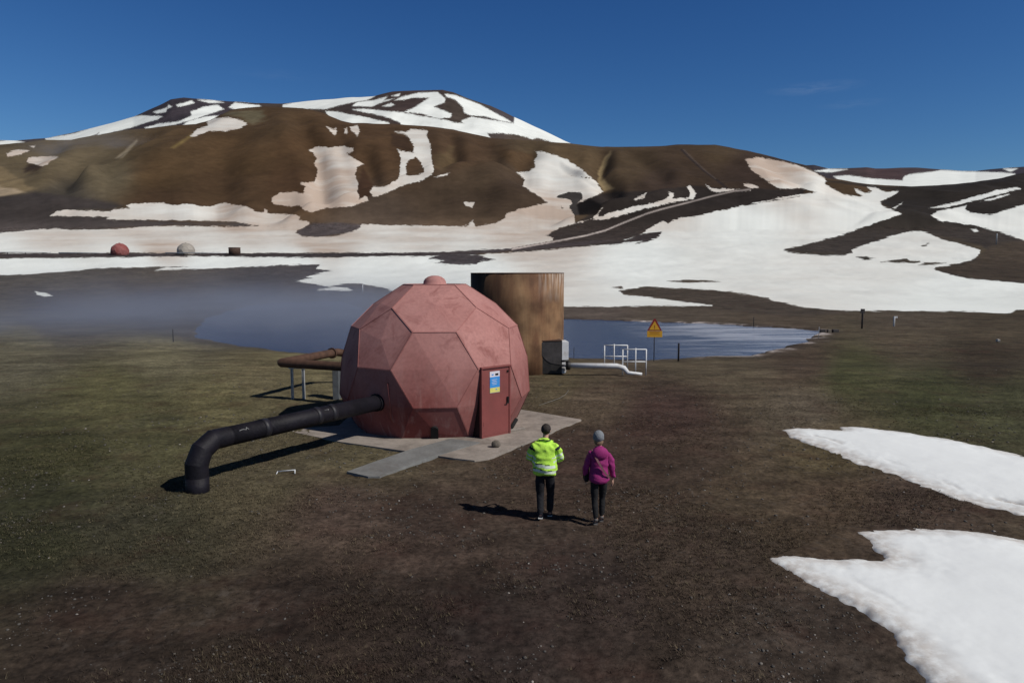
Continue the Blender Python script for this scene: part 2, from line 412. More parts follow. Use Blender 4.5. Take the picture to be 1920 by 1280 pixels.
MAINS = [(-1800,485),(0,485)] + zA([(400,131),(800,126),(1100,122),(1900,130)]) + [(700,481),(850,480),(960,474),(1040,467),(1130,459)] + z7([(700,735),(760,710),(870,670),(900,640),(960,605),(1010,585),(1040,600),(1080,575),(1160,560),(1280,540),(1500,490),(1700,460),(1920,420)]) + \
  z8([(100,365),(300,320),(540,285),(430,262),(290,262),(240,230),(160,180),(100,130),(60,65),(150,55),(280,75),(400,105),(520,150),(590,190),(600,215),(590,230),(640,260),(720,300),(850,320),(800,285),(790,260),(860,290),(910,285),(870,250),(930,250),(1000,290),(1090,275),(1050,310),(960,350),(980,380),(1050,405),(1110,430),(960,480),(700,570),(450,640),(300,672),(360,690),(600,710),(720,705),(780,690),(770,670),(850,640),(1000,590),(1100,560),(1230,545),(1280,560),(1370,600),(1500,630),(1630,670),(1610,715),(1560,740),(1450,765),(1330,790),(1320,800),(1380,820),(1460,845),(1600,865),(1920,890),(2800,930),(2800,1060),(1870,1072),(1830,1090),(1750,1090),(1500,1080),(880,1075),(700,1075),(600,1065),(450,1050),(230,1005),(220,990),(100,970),(0,955)]) + \
  [(1330,543),(1210,537),(1160,545),(1170,553),(1250,561),(1335,573),(1200,574),(1060,575),(900,570)] + zB([(1700,440),(1500,410),(1400,385),(1150,330),(1010,328),(900,345),(740,362),(620,350),(480,320),(300,300),(550,265),(480,245),(640,205),(830,178),(590,155),(640,100)]) + zA([(1800,165),(1500,175),(1200,190),(870,202),(930,186),(1080,180),(900,180),(600,185),(400,205),(150,225),(0,224)]) + [(-1800,512)]
T_SNOW = [S1, S2, MAINS,
 z5([(1065,320),(1110,275),(1170,260),(1165,235),(1210,215),(1290,212),(1350,225),(1395,248),(1340,275),(1270,290),(1180,285),(1140,300),(1085,320)]),
 z5([(35,415),(80,395),(165,397),(110,420),(45,435)]), z5([(150,460),(160,435),(330,430),(280,465),(240,487)]), z5([(165,372),(202,366),(190,382)]),
 z6([(335,263),(380,280),(390,268),(396,290),(385,314),(360,290)]), z6([(438,275),(452,270),(454,302),(438,302)]), z6([(468,262),(510,256),(524,285),(510,318),(496,300),(476,285)]),
 z6([(235,395),(280,375),(350,380),(430,370),(490,385),(485,405),(450,415),(490,440),(545,470),(510,490),(495,530),(515,580),(510,630),(525,660),(495,690),(560,650),(575,680),(500,705),(420,715),(330,720),(260,745),(215,730),(180,705),(110,710),(40,700),(25,665),(80,635),(150,630),(210,640),(215,600),(190,580),(240,575),(270,570),(290,510),(265,470),(285,440),(260,410)]),
 z6([(720,290),(790,290),(810,275),(870,280),(905,285),(900,315),(920,360),(925,420),(940,510),(930,535),(880,560),(780,590),(700,625),(600,660),(580,625),(600,600),(660,600),(700,580),(745,555),(750,500),(755,440),(740,400),(730,385),(760,400),(830,410),(825,370),(800,320),(770,305)]),
 z6([(940,545),(1030,518),(1012,536),(960,549)]), z6([(1110,688),(1170,688),(1155,717),(1120,707)]), z6([(1120,815),(1160,790),(1165,812)]),
 z7([(540,576),(650,530),(780,498),(800,488),(900,476),(1010,443),(1050,420),(1043,390),(1082,398),(1065,440),(1180,428),(1188,400),(1168,358),(1187,348),(1228,400),(1212,437),(1050,464),(880,505),(700,555),(600,580)]),
 z7([(812,441),(850,416),(880,408),(902,388),(885,424),(830,446)]), z7([(1288,338),(1322,358),(1350,368),(1500,372),(1590,376),(1590,386),(1480,388),(1360,392),(1318,375)]), z7([(1543,333),(1610,343),(1642,360),(1600,367),(1548,350)]),
 z8([(1300,440),(1350,410),(1450,390),(1540,375),(1525,395),(1560,425),(1700,435),(1800,405),(1920,370),(2600,330),(2600,760),(1920,605),(1750,550),(1640,520),(1500,490),(1400,475),(1380,490),(1340,465)]),
 z8([(1285,392),(1500,345),(1720,278),(1870,252),(1897,262),(1750,302),(1550,352),(1400,388)]), z8([(1620,352),(1750,313),(1822,300),(1750,328)]), z8([(1045,390),(1110,355),(1105,365),(1060,395)]),
 zB([(600,408),(690,398),(850,372),(960,378),(1035,405),(1000,422),(850,412)]), zA([(195,318),(250,325),(305,345),(250,350),(205,335)]),
 z8([(1560,530),(1600,528),(1620,545),(1590,552)])]
T_HOLES = [z6([(780,480),(800,450),(840,432),(870,470),(890,520),(840,535),(785,535)]),
 z7([(610,745),(720,720),(870,670),(1000,655),(980,690),(900,725),(820,735),(870,715),(720,735)]),
 z6([(910,1005),(960,985),(1060,975),(1180,985),(1290,1010),(1200,1020),(1180,1040),(1040,1035),(940,1030),(1000,1015)]),
 z8([(800,718),(870,713),(930,730),(860,737)]), z8([(965,752),(1060,735),(1140,728),(1160,743),(1230,745),(1200,762),(1080,757)]), z8([(1235,642),(1290,622),(1272,641),(1240,650)]), z8([(1215,770),(1270,753),(1400,756),(1330,770)]),
 [(1250,527),(1290,524),(1356,527),(1290,530)], [(1135,538),(1165,537),(1170,542)], z6([(1650,700),(1672,720),(1660,725)])]
PLAT_SNOW = [z8([(510,147),(620,131),(745,134),(640,154)]), z8([(650,180),(750,173),(900,195),(1110,208),(1120,180),(1160,165),(1300,150),(1370,139),(1500,147),(1650,150),(1780,155),(1860,162),(1880,190),(1780,215),(1600,260),(1450,270),(1310,280),(1000,270),(850,255),(700,220)]), z8([(1780,130),(1880,128),(1830,152)])]
DARKC = [   # (outline, earth colour, softness in photo pixels)
 (z7([(215,680),(280,640),(420,590),(600,500),(420,545),(400,500),(500,440),(620,395),(900,385),(1200,350),(1480,365),(1800,368),(1960,372),(1920,425),(1500,495),(1280,545),(1080,580),(900,650),(700,745),(280,775),(0,800),(0,760),(280,715)]), (49,43,40), 3),
 (z7([(415,520),(440,470),(520,440),(590,465),(600,495),(560,540),(450,548)]), (24,20,19), 2),  # shade of the hollow under the ridge, painted as very dark earth
 (z5([(-5400,640),(0,652),(200,620),(420,665),(600,690),(700,710),(620,738),(470,735),(310,742),(285,765),(620,770),(600,785),(1050,790),(1300,795),(1500,825),(880,825),(520,842),(0,862),(-5400,870)]), (68,62,60), 6),
 (z6([(170,850),(260,805),(400,805),(530,812),(530,830),(480,855),(280,885),(170,872)]), (66,60,60), 2),
 ([(-1800,474),(600,475),(850,469),(1040,455),(1160,450),(1060,464),(900,475),(850,482),(600,482),(-1800,484)], (58,52,52), 1.5),
 (z8([(600,205),(1000,250),(1310,255),(1860,170),(2600,160),(2600,1080),(1900,900),(1460,850),(1320,800),(1700,700),(1640,640),(1230,540),(770,690),(300,680),(1110,430),(960,350),(1090,275)]), (50,45,41), 4),
 (z8([(1330,790),(1600,740),(1700,640),(1920,600),(2600,620),(2600,920),(1920,888),(1600,862),(1380,820)]), (60,52,43), 6),
 ([(1160,545),(1210,537),(1330,543),(1440,556),(1510,578),(1600,585),(1480,592),(1335,580),(1250,562)], (62,55,48), 3),
 (z7([(600,750),(720,718),(870,668),(1010,652),(985,692),(900,730),(820,740)]), (50,45,44), 2),
 (z6([(900,1005),(960,980),(1060,970),(1180,980),(1300,1010),(1200,1024),(1180,1045),(1040,1040),(930,1034)]), (62,57,58), 2),
 (z6([(1620,650),(1700,620),(1790,625),(1790,670),(1740,700),(1760,760),(1720,760),(1700,700),(1640,672)]), (64,60,58), 2),
 (z5([(-5400,480),(0,480),(125,560),(150,600),(220,615),(100,640),(-5400,660)]), (128,112,86), 4),
 (z5([(-5400,590),(0,597),(150,632),(0,652),(-5400,660)]), (170,152,128), 3),
 (z7([(655,120),(668,125),(640,200),(605,260),(600,300),(630,325),(690,370),(610,392),(575,330),(580,250),(600,190),(620,150)]), (150,131,98), 2.5),
 (z5([(650,440),(770,335),(775,345),(690,440)]), (140,128,108), 2), (z5([(960,380),(1080,300),(1100,310),(980,385)]), (118,100,64), 3),
 (z5([(1250,190),(1400,165),(1480,175),(1500,215),(1420,245),(1350,215)]), (104,96,76), 6),
 (z5([(160,460),(240,485),(210,515),(130,530)]), (70,58,48), 5),
 (z6([(1300,380),(1500,410),(1500,480),(1420,520),(1350,470)]), (84,66,48), 5),
 (z6([(930,430),(1050,380),(1060,460),(1000,510),(940,500)]), (92,76,56), 6),
 (z6([(700,300),(790,320),(825,400),(770,400),(700,360)]), (68,52,40), 3), (z6([(540,480),(600,590),(580,650),(510,680),(520,560)]), (66,48,36), 4),
]
ROADS = [(z7([(0,772),(280,722),(500,680),(620,648),(760,590),(900,535),(1000,505),(1200,455),(1330,420),(1480,385),(1590,374)]), 1.3, (156,146,140)), (z7([(1130,110),(1200,180),(1280,250),(1350,300),(1430,362)]), 1.6, (54,46,44)), (z7([(1145,110),(1215,180),(1290,250),(1360,305)]), .8, (92,80,72)),
 ([(1070,330),(1120,336)], .01, (90, 80, 70))]
EARTH = [  # earth colours (as they look sunlit) at photo points
 (-900,640,84,80,64),(-900,330,84,68,50),(-900,560,62,58,54),(-600,430,70,64,60),(50,640,88,84,68),(300,648,95,90,70),(560,662,100,93,68),(200,740,76,73,50),(100,850,56,55,37),(300,800,68,66,46),(50,1000,44,44,31),(250,1000,50,48,37),(60,930,46,46,32),(400,760,84,79,56),(500,700,90,83,62),
 (200,1150,48,40,34),(600,1150,46,38,33),(900,1200,42,35,32),(200,1270,44,37,32),(640,950,66,55,48),(500,880,72,66,51),(650,860,74,68,52),(800,1000,58,48,42),(1100,750,72,62,51),(1050,720,74,66,50),(1100,850,55,44,38),(1250,780,58,45,40),(1300,860,60,50,42),
 (1400,700,74,66,53),(1600,700,60,60,39),(1750,740,56,57,37),(1850,670,50,43,33),(1500,770,76,68,57),(1400,900,62,53,42),(1300,1050,58,49,42),(1100,1100,48,40,36),(1500,1200,58,50,44),(1700,950,60,50,43),(1700,630,68,60,48),(1500,680,64,54,44),(1900,620,66,58,46),(1900,760,58,58,40),(1550,850,66,58,42),(1550,930,60,50,40),(1300,660,76,68,54),
 (100,560,60,56,54),(300,560,57,53,52),(100,612,70,66,58),(300,605,58,55,52),(500,560,56,54,56),(300,520,70,64,57),(100,530,72,67,60),(560,540,64,60,60),(1300,590,72,64,55),(1700,600,72,64,54),(1100,590,74,66,60),(1450,600,72,63,53),
 (300,330,84,66,46),(450,300,85,66,46),(300,380,80,62,46),(500,230,82,65,47),(420,350,80,62,45),(560,280,84,64,45),(150,300,108,96,76),(60,330,104,92,72),(200,330,98,88,70),(120,370,76,70,62),(560,340,80,60,43),
 (720,290,84,64,46),(700,400,78,66,56),(850,370,80,66,53),(900,330,80,66,52),(880,290,82,64,48),(950,350,76,62,50),(1070,285,94,78,58),(1020,275,88,74,56),(1180,300,80,66,50),(1300,310,72,58,46),(1400,320,66,53,45),(1250,350,64,52,44),(1340,285,80,66,50),(1470,330,60,48,40),(1600,330,84,66,48),(1560,350,80,64,46),(1760,370,52,46,42),(1880,370,48,43,40),(1600,450,50,46,40),(1880,480,66,58,46),
]
DIRT = [(600,330,.85),(560,370,.95),(640,290,.5),(780,300,.3),(700,350,.6),(1040,320,.2),(1060,350,.3),(1040,390,.85),(1000,420,.75),(300,400,.4),(450,400,.65),(360,395,.25),(100,450,.45),(300,458,.65),(300,430,.35),(600,450,.65),(800,450,.45),(1000,450,.5),(100,495,.0),(400,500,.0),(700,510,.0),(0,490,0),(550,492,0),(800,490,0),(250,492,0),(900,520,.0),(1500,335,.6),(1450,305,.95),(1480,320,.8),(1520,350,.2),(1560,345,.4),(1400,420,.05),(1600,400,.12),(1200,480,0),(1800,560,0),(1700,460,.2),(1850,400,.1),(240,300,.35),(430,235,.35),(90,300,.6),(1200,400,.5)]
def idw(S, px, py, p=3.0, sy=1.5):
    S = np.asarray(S, float); out = np.zeros((px.size, S.shape[1]-2)); w = np.zeros(px.size)
    for r in S:
        d = ((px-r[0])/1.0)**2+((py-r[1])*sy)**2+400.
        k = d**(-p/2*1.3); w += k; out += k[:, None]*r[2:]
    return out/w[:, None]
LIT = .80     # what a level sunlit surface of albedo 1 shows

# ---------------------------------------------------------------- terrain
def interp_sm(x, pts):
    xp = [a for a, _ in pts]; fp = [b for _, b in pts]
    w = np.clip(np.abs(x)*.05, .8, 12.)
    return (np.interp(x-w, xp, fp)+2*np.interp(x-w*.5, xp, fp)+2*np.interp(x, xp, fp)+2*np.interp(x+w*.5, xp, fp)+np.interp(x+w, xp, fp))/8
Z0 = [(0,0),(31,0),(36,-.12),(39,-.3),(45,-.85),(81,-.92),(100,-.85),(140,.6),(180,2.7),(215,5.5),(250,9.7),(310,17.3),(350,23.8),(420,37)]
WZ = -1.0; DB = 350.
LAKE_PX = [(362,626),(380,636),(430,645),(470,652),(560,664),(700,672),(900,675),(1066,672),(1215,679),(1290,673),(1400,668),(1450,659),(1495,645),(1525,630),(1538,621),(1500,617),(1400,611),(1300,606),(1200,603),(1060,598),(900,593),(700,586),(640,565),(540,567),(470,573),(420,585),(385,600),(362,615)]
LAKE = [tuple(W(x, y, WZ)[:2]) for x, y in LAKE_PX]
def lake_d(X, Y):
    X = np.asarray(X, float); Y = np.asarray(Y, float)
    near = (Y > 34) & (Y < 142) & (np.abs(X) < 76); lk = np.full(X.shape, -9.)
    if near.any(): lk[near] = sdf(LAKE, X[near], Y[near])
    return lk+fbm(X/4., Y/4., 31, 3)*.6+fbm(X/1.1, Y/1.6, 33, 3)*.35
def ground_z(X, Y):
    X = np.asarray(X, float); Y = np.asarray(Y, float)
    sh = np.clip(X*.2, -4, 2.0)
    z = interp_sm(np.where(Y < 80, Y+sh*sst(22, 38, Y)*(1-sst(60, 78, Y)), Y), Z0)
    lk = lake_d(X, Y)
    shore = WZ+.03-np.minimum(lk, 0)*.24                      # a beach rising out of the water
    z = np.where(lk > 0, WZ-.05-np.minimum(lk*.3, .8), np.minimum(z, np.where(lk > -6, np.maximum(shore, z*0+WZ+.05), z)))
    far = sst(84, 130, Y)
    z = z+fbm(X/9., Y/9., 3, 4)*(.07+.35*far)*sst(8, 16, Y)*(1-.9*sst(34, 42, Y)*(1-far))
    nearw = 1-sst(24, 38, Y)
    z = z+nearw*(fbm(X/.9, Y/.9, 11, 3)*.034+fbm(X/.3, Y/.3, 14, 2)*.020+fbm(X/.15, Y/.15, 17, 2)*.014)
    return z
PADZ = .04
def prep_grid():
    yc_pts = [(-900,290),(-300,280),(0,272),(47,267),(85,262),(133,262),(182,253),(230,245),(267,240),(320,235),(367,233),(393,225),(413,215),(430,207),(447,203),(493,199),(567,203),(610,214),(640,227),(660,231),(730,233),(750,234),(800,238),(850,244),(887,253),(920,260),(960,263),(1000,265),(1070,270),(1130,276),(1190,275),(1270,271),(1340,273),(1400,283),(1470,300),(1510,312),(1549,335),(1577,338),(1619,345),(1661,348),(1709,350),(1748,350),(1788,346),(1830,341),(1881,333),(1903,327),(1920,325),(2100,310),(2800,300)]
    cols = np.concatenate([np.linspace(-1800, -60, 60), np.arange(-50, 1970, 2.4), np.linspace(1980, 3700, 60)])
    return yc_pts, cols
def terrain():
    yc_pts, cols = prep_grid()
    xp = [a for a, _ in yc_pts]; fp = [b for _, b in yc_pts]
    u = (cols-960)/F*1.0
    pxc = cols.copy()
    for _ in range(4):
        yc = np.interp(pxc, xp, fp); sc = slope_of(yc); pxc = 960+F*u/(CP-sc*SP)
    yc = np.interp(pxc, xp, fp)+fbm(pxc/40., pxc*0, 5, 2)*.8
    sc = slope_of(yc)
    Dc = 500+(350-yc)*1.6
    k = np.ones(5)/5.
    # rows
    yy = np.concatenate([np.linspace(6000, 1420, 25), np.arange(1400, 690, -2.6), np.arange(690, 560, -1.3), np.arange(560, 432, -1.4)])
    # distance of each row from the level profile
    Dg = np.concatenate([np.linspace(1.5, 90, 5000), np.linspace(90.05, DB, 5000)])
    zz = interp_sm(Dg, Z0); ys = 640-F*((Dg*SP+(zz-H)*CP)/(Dg*CP-(zz-H)*SP))
    ys = np.minimum.accumulate(ys)
    Drow = np.interp(-yy, -ys, Dg)
    for i in range(1, len(Drow)): Drow[i] = max(Drow[i], Drow[i-1]+.03)
    Drow = Drow[Drow < DB-1.5]
    nk = 150
    kk = np.linspace(0, 1, nk); tt = 1-(1-kk)**(1/1.7)
    Yg = np.repeat(Drow[:, None], len(cols), 1)
    Yh = DB+(Dc[None]-DB)*tt[:, None]
    back = np.array([6, 18, 45, 110, 220])
    Yb = Dc[None]+back[:, None]*np.ones_like(Dc)[None]
    Y = np.vstack([Yg, Yh, Yb]); X = u[None]*Y
    zg = ground_z(X, np.minimum(Y, DB))
    z = zg.copy()
    ng, nh = len(Drow), nk
    s0 = (zg[ng:ng+1]-H)/DB
    s = s0+(sc[None]-s0)*kk[:, None]
    z[ng:ng+nh] = H+Yh*s
    zc = z[ng+nh-1]
    z[ng+nh:] = zc[None]-back[:, None]*.10-back[:, None]**2*.0006
    # relief of the hills
    t = np.zeros_like(Y); t[ng:ng+nh] = kk[:, None]; t[ng+nh:] = 1
    px, py = proj(X, Y, z)
    w = sst(0, .25, t)*(1-.85*sst(.8, 1., t))
    rel = fbm(X/110., Y/150., 41, 4)*7.+(.5-np.abs(fbm(X/60., Y/130., 47, 3)))*5.
    z = z+w*rel+sst(0, .3, t)*fbm(X/16., Y/16., 53, 3)*.5
    # spurs: the slope steps nearer under these lines
    def spur(line, amp, dec, x0, x1):
        lx = np.array([a for a, _ in line]); ly = np.array([b for _, b in line])
        d = py-np.interp(px, lx, ly)
        return amp*sst(-6, 8, d)*np.exp(-np.maximum(d, 0)/dec)*sst(x0, x0+50, px)*(1-sst(x1-90, x1, px))
    nb = spur([(500,425),(560,410),(640,385),(720,355),(780,336),(845,322),(930,312),(1000,320)], 9., 40, 500, 1010)
    nb += spur([(560,262),(620,275),(700,290)], -4., 40, 560, 730)
    nb += spur([(1000,440),(1060,418),(1150,395),(1300,362),(1480,352),(1560,356)], 6., 16, 1010, 1600)
    nb += spur([(1450,470),(1560,445),(1640,415),(1700,402),(1800,430)], 2., 25, 1440, 1850)
    nb += spur([(140,350),(220,310),(300,270),(360,235)], 8., 40, 120, 420)
    nb += spur([(930,300),(1000,285),(1050,300),(1120,345)], -3., 40, 930, 1180)
    for gl, amp, wd in (([(620,240),(640,275)],5,11),([(690,300),(705,350)],5,10),([(845,246),(852,300),(830,326)],6,10),([(1000,270),(978,310),(985,335)],6,12),([(1130,285),(1122,330),(1148,368)],8,11),([(275,252),(200,300),(120,348)],7,14),([(370,232),(300,272),(205,335)],8,14),([(560,225),(592,290),(612,390)],7,14),([(905,262),(960,335)],5,12),([(1185,282),(1240,335)],5,12),([(480,215),(425,300),(405,385)],5,22),([(100,275),(40,320),(-20,340)],7,14),([(1440,300),(1500,350)],4,12)):
        dl = line_d(gl, px, py); wd *= 1.35; amp *= .46; nb = nb-amp*np.exp(-(dl/wd)**2)+amp*.4*np.exp(-((dl-2.0*wd)/wd)**2)
    z = z+nb*sst(.0, .1, t)*(1-sst(.9, 1, t))
    # keep the camera-side skyline
    sh = z.shape
    X, Y, z = X.ravel(), Y.ravel(), z.ravel()
    px, py = proj(X, Y, z)
    back_i = np.repeat(np.arange(sh[0]) >= ng+nh-1, sh[1])
    py = np.where(back_i, np.minimum(py, np.tile(yc, sh[0])+2), py)
    snow = sdf_union(T_SNOW, T_HOLES, px, py)
    near = py > 600; snow[near] = -25
    col = idw(EARTH, px, py)
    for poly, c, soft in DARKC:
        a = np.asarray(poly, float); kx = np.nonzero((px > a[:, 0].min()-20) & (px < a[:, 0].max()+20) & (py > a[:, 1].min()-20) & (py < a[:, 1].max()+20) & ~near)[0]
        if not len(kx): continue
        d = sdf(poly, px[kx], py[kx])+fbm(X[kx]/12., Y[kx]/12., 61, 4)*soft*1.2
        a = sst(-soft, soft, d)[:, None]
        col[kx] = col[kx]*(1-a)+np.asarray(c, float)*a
    lk = lake_d(X, Y)      # mineral crust and wet mud along the water
    cr = (sst(-1.6, -.35, lk)*(1-sst(-.05, .25, lk))*sst(6, 14, X)*sst(-.15, .35, fbm(X/1.4, Y/1.4, 83, 4)))[:, None]*.8
    mud = (sst(-2.6, -.5, lk)*.45)[:, None]
    col = col*(1-mud)+np.array([50., 44, 42])*mud; col = col*(1-cr)+np.array([168., 160, 158])*cr
    for pl, wd, c in ROADS:
        d = line_d(pl, px, py); a = (sst(wd+.9, wd-.4, d) if False else 1-sst(wd-.4, wd+1., d))[:, None]
        col = col*(1-a)+np.asarray(c, float)*a
        snow = np.where(a[:, 0] > .3, np.minimum(snow, -6), snow)
    # damp dark shore round the water
    dirt = idw(DIRT, px, py)[:, 0]*1.2+.12*(1-sst(1000, 1200, px))*(1-sst(474, 484, py))
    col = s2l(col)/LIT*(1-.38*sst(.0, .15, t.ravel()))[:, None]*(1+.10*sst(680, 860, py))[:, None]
    V = np.stack([X, Y, z], 1)
    def make(name, r0, r1, mat, **kw):
        nr = r1-r0; nc = sh[1]
        v = V.reshape(sh[0], nc, 3)[r0:r1].reshape(-1, 3)
        i = np.arange(nr-1)[:, None]*nc+np.arange(nc-1)[None]
        f = np.stack([i, i+1, i+nc+1, i+nc], -1).reshape(-1, 4)
        grid_mesh(name, v, f, mat, {'earth': col.reshape(sh[0], nc, 3)[r0:r1].reshape(-1, 3), 'snow': snow.reshape(sh[0], nc)[r0:r1].ravel(), 'dirt': dirt.reshape(sh[0], nc)[r0:r1].ravel()}, **kw)
    split = ng+6
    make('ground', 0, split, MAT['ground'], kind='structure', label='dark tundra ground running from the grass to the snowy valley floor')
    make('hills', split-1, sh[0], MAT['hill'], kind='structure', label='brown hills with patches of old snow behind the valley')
def grid_mesh(name, v, f, mat, attrs, **kw):
    me = bpy.data.meshes.new(name)
    me.vertices.add(len(v)); me.vertices.foreach_set('co', v.astype(np.float32).ravel())
    me.loops.add(f.size); me.loops.foreach_set('vertex_index', f.astype(np.int32).ravel())
    me.polygons.add(len(f)); me.polygons.foreach_set('loop_start', np.arange(0, f.size, f.shape[1], dtype=np.int32))
    me.polygons.foreach_set('use_smooth', np.ones(len(f), bool))
    me.update(calc_edges=True)
    for k, a in attrs.items():
        if a.ndim == 2:
            at = me.attributes.new(k, 'FLOAT_COLOR', 'POINT'); at.data.foreach_set('color', np.concatenate([a, np.ones((len(a), 1))], 1).astype(np.float32).ravel())
        else:
            at = me.attributes.new(k, 'FLOAT', 'POINT'); at.data.foreach_set('value', a.astype(np.float32))
    me.validate()
    return link(name, me, mat, **kw)
terrain()
def far_layer(name, sky, base_y, D0, D1, snow, earth, cols, nk, rough, dirt, **kw):
    xp = [a for a, _ in sky]; fp = [b for _, b in sky]
    u = (cols-960)/F; px = cols.copy()
    for _ in range(4):
        yc = np.interp(px, xp, fp); px = 960+F*u/(CP-slope_of(yc)*SP)
    yc = np.interp(px, xp, fp)+fbm(px/45., px*0, 9, 2)*1.0
    sc = slope_of(yc); sb = slope_of(base_y)
    kk = np.linspace(0, 1, nk); tt = 1-(1-kk)**(1/1.6)
    Y = D0+(D1-D0)*tt[:, None]*np.ones_like(u)[None]
    z = H+Y*(sb+(sc[None]-sb)*kk[:, None])
    back = np.array([20, 80, 250, 600])
    Y = np.vstack([Y, D1+back[:, None]*np.ones_like(u)[None]]); z = np.vstack([z, z[-1:]-back[:, None]*.12])
    X = u[None]*Y
    t = np.concatenate([kk, np.ones(4)])[:, None]
    rel = fbm(X/(D1*.07), Y/(D1*.1), 71, 3)*rough+(.5-np.abs(fbm(X/(D1*.03), Y/(D1*.08), 77, 4)))*rough*.1
    z = z+rel*(1-.85*sst(.75, 1, t))
    sh = z.shape; X, Y, z = X.ravel(), Y.ravel(), z.ravel()
    px, py = proj(X, Y, z); py = np.where(np.repeat(np.arange(sh[0]) >= nk-1, sh[1]), np.tile(yc, sh[0])+1.5, py)
    sn = sdf_union(snow, [], px, py)
    col = s2l(idw(earth, px, py))/LIT
    i = np.arange(sh[0]-1)[:, None]*sh[1]+np.arange(sh[1]-1)[None]
    f = np.stack([i, i+1, i+sh[1]+1, i+sh[1]], -1).reshape(-1, 4)
    return grid_mesh(name, np.stack([X, Y, z], 1), f, MAT['hill'], {'earth': col, 'snow': sn, 'dirt': np.full(X.shape, dirt)}, kind='structure', **kw)
far_layer('mountain', [(-900,330),(-300,290),(-100,268),(0,263),(30,264),(90,259),(180,238),(250,219),(300,197),(320,187),(345,184),(400,189),(480,195),(530,194),(600,187),(660,181),(700,180),(735,173),(780,171),(830,169),(850,173),(870,181),(920,198),(960,217),(1000,235),(1070,268),(1120,290),(1300,320)], 345, 1250, 2200, MOUNT_SNOW,
  [(340,200,52,47,52),(300,230,52,47,52),(800,190,58,48,46),(860,200,60,52,46),(640,195,56,48,46),(980,262,72,62,54),(600,205,64,54,46),(200,250,60,52,50),(960,225,64,58,60)], np.arange(-500, 1350, 2.2), 150, 22., .06, label='snow streaked mountain peaks behind the brown hills')
far_layer('plateau', [(1200,330),(1400,318),(1470,312),(1493,311),(1526,309),(1554,316),(1588,316),(1625,314),(1642,316),(1687,314),(1718,314),(1745,316),(1774,318),(1830,321),(1858,318),(1886,315),(1920,312),(2100,300),(2800,290)], 375, 800, 1600, PLAT_SNOW,
  [(1650,322,66,52,52),(1620,340,60,50,48),(1520,314,50,46,50),(1850,322,50,46,52),(1750,318,58,50,52)], np.arange(1250, 2500, 2.4), 70, 2.2, .04, label='low dark plateau with snow on the right horizon')

# ---------------------------------------------------------------- lake and foreground snow
m = MB(); c = [sum(p[0] for p in LAKE)/len(LAKE), sum(p[1] for p in LAKE)/len(LAKE)]
m.prism([(c[0]+(x-c[0])*1.14, c[1]+(y-c[1])*1.3) for x, y in LAKE], WZ-.02, WZ)
m.build('lake', MAT['water'], kind='structure', label='steaming blue lake behind the dome')
def snow_patch(name, pxpoly, hmax, reach, crackw, label):
    poly = [tuple(W(x, y, 0)[:2]) for x, y in pxpoly]
    a = np.array(poly); lo, hi = a.min(0)-.4, a.max(0)+.4
    st = .035 if (hi-lo).prod() < 90 else .045
    gx = np.arange(lo[0], hi[0], st); gy = np.arange(lo[1], hi[1], st)
    X, Y = np.meshgrid(gx, gy); sh = X.shape; X, Y = X.ravel(), Y.ravel()
    d = sdf(poly, X, Y)+fbm(X/.8, Y/.8, 5, 5)*.16+fbm(X/.16, Y/.16, 6, 3)*.06
    hgt = hmax*(1-np.exp(-np.maximum(d, 0)/reach))
    hgt = hgt+sst(0, .15, d)*(fbm(X/1.6, Y/1.6, 21, 3)*.034+fbm(X/.2, Y/.2, 23, 3)*.011*(1-.8*sst(.4, 1.2, d)))
    nearside = sst(.02, .08, sdf(poly, X, Y+.15)-sdf(poly, X, Y))
    crack = np.exp(-((d-.62+fbm(X/1.5, Y/1.5, 27, 3)*.15)/.075)**2)*nearside*sst(-.25, .25, fbm(X/.5, Y/.5, 29, 3))*crackw
    hgt = hgt-crack*.05
    z = np.where(d > 0, .004+hgt+.010*sst(0, .1, d), .004+d*.8)
    z = z+ground_z(X, np.full_like(Y, 9.))*0+fbm(X/9., Y/9., 3, 4)*.07
    i = np.arange(sh[0]-1)[:, None]*sh[1]+np.arange(sh[1]-1)[None]
    f = np.stack([i, i+1, i+sh[1]+1, i+sh[1]], -1).reshape(-1, 4)
    f = f[(d[f].max(1) > -.09)]
    used = np.unique(f); rm = np.full(len(X), -1); rm[used] = np.arange(len(used))
    edge = np.maximum((1-sst(.05, .6, d))*.8, crack*1.1)
    grid_mesh(name, np.stack([X, Y, z], 1)[used], rm[f], MAT['snow'], {'edge': edge[used]}, label=label, cat='snow patch')
snow_patch('snow_patch', [(1470,807),(1492,803),(1540,806),(1576,806),(1572,800),(1600,801),(1700,811),(1800,828),(1920,855),(2160,905),(2160,1060),(1920,967),(1800,937),(1700,902),(1600,864),(1540,837),(1480,818)], .13, 1.1, 1., 'thin wedge of snow right of the walkers, the farther of the two near patches')
snow_patch('snow_patch', [(1450,1050),(1470,1046),(1540,1050),(1660,1056),(1674,1048),(1642,1032),(1622,1012),(1600,998),(1640,995),(1800,996),(1920,1012),(2300,1062),(2300,1560),(1900,1500),(1770,1300),(1722,1250),(1682,1202),(1642,1166),(1582,1131),(1502,1086)], .10, 1.0, .35, 'large forked snow patch in the bottom right corner, the nearer of the two')

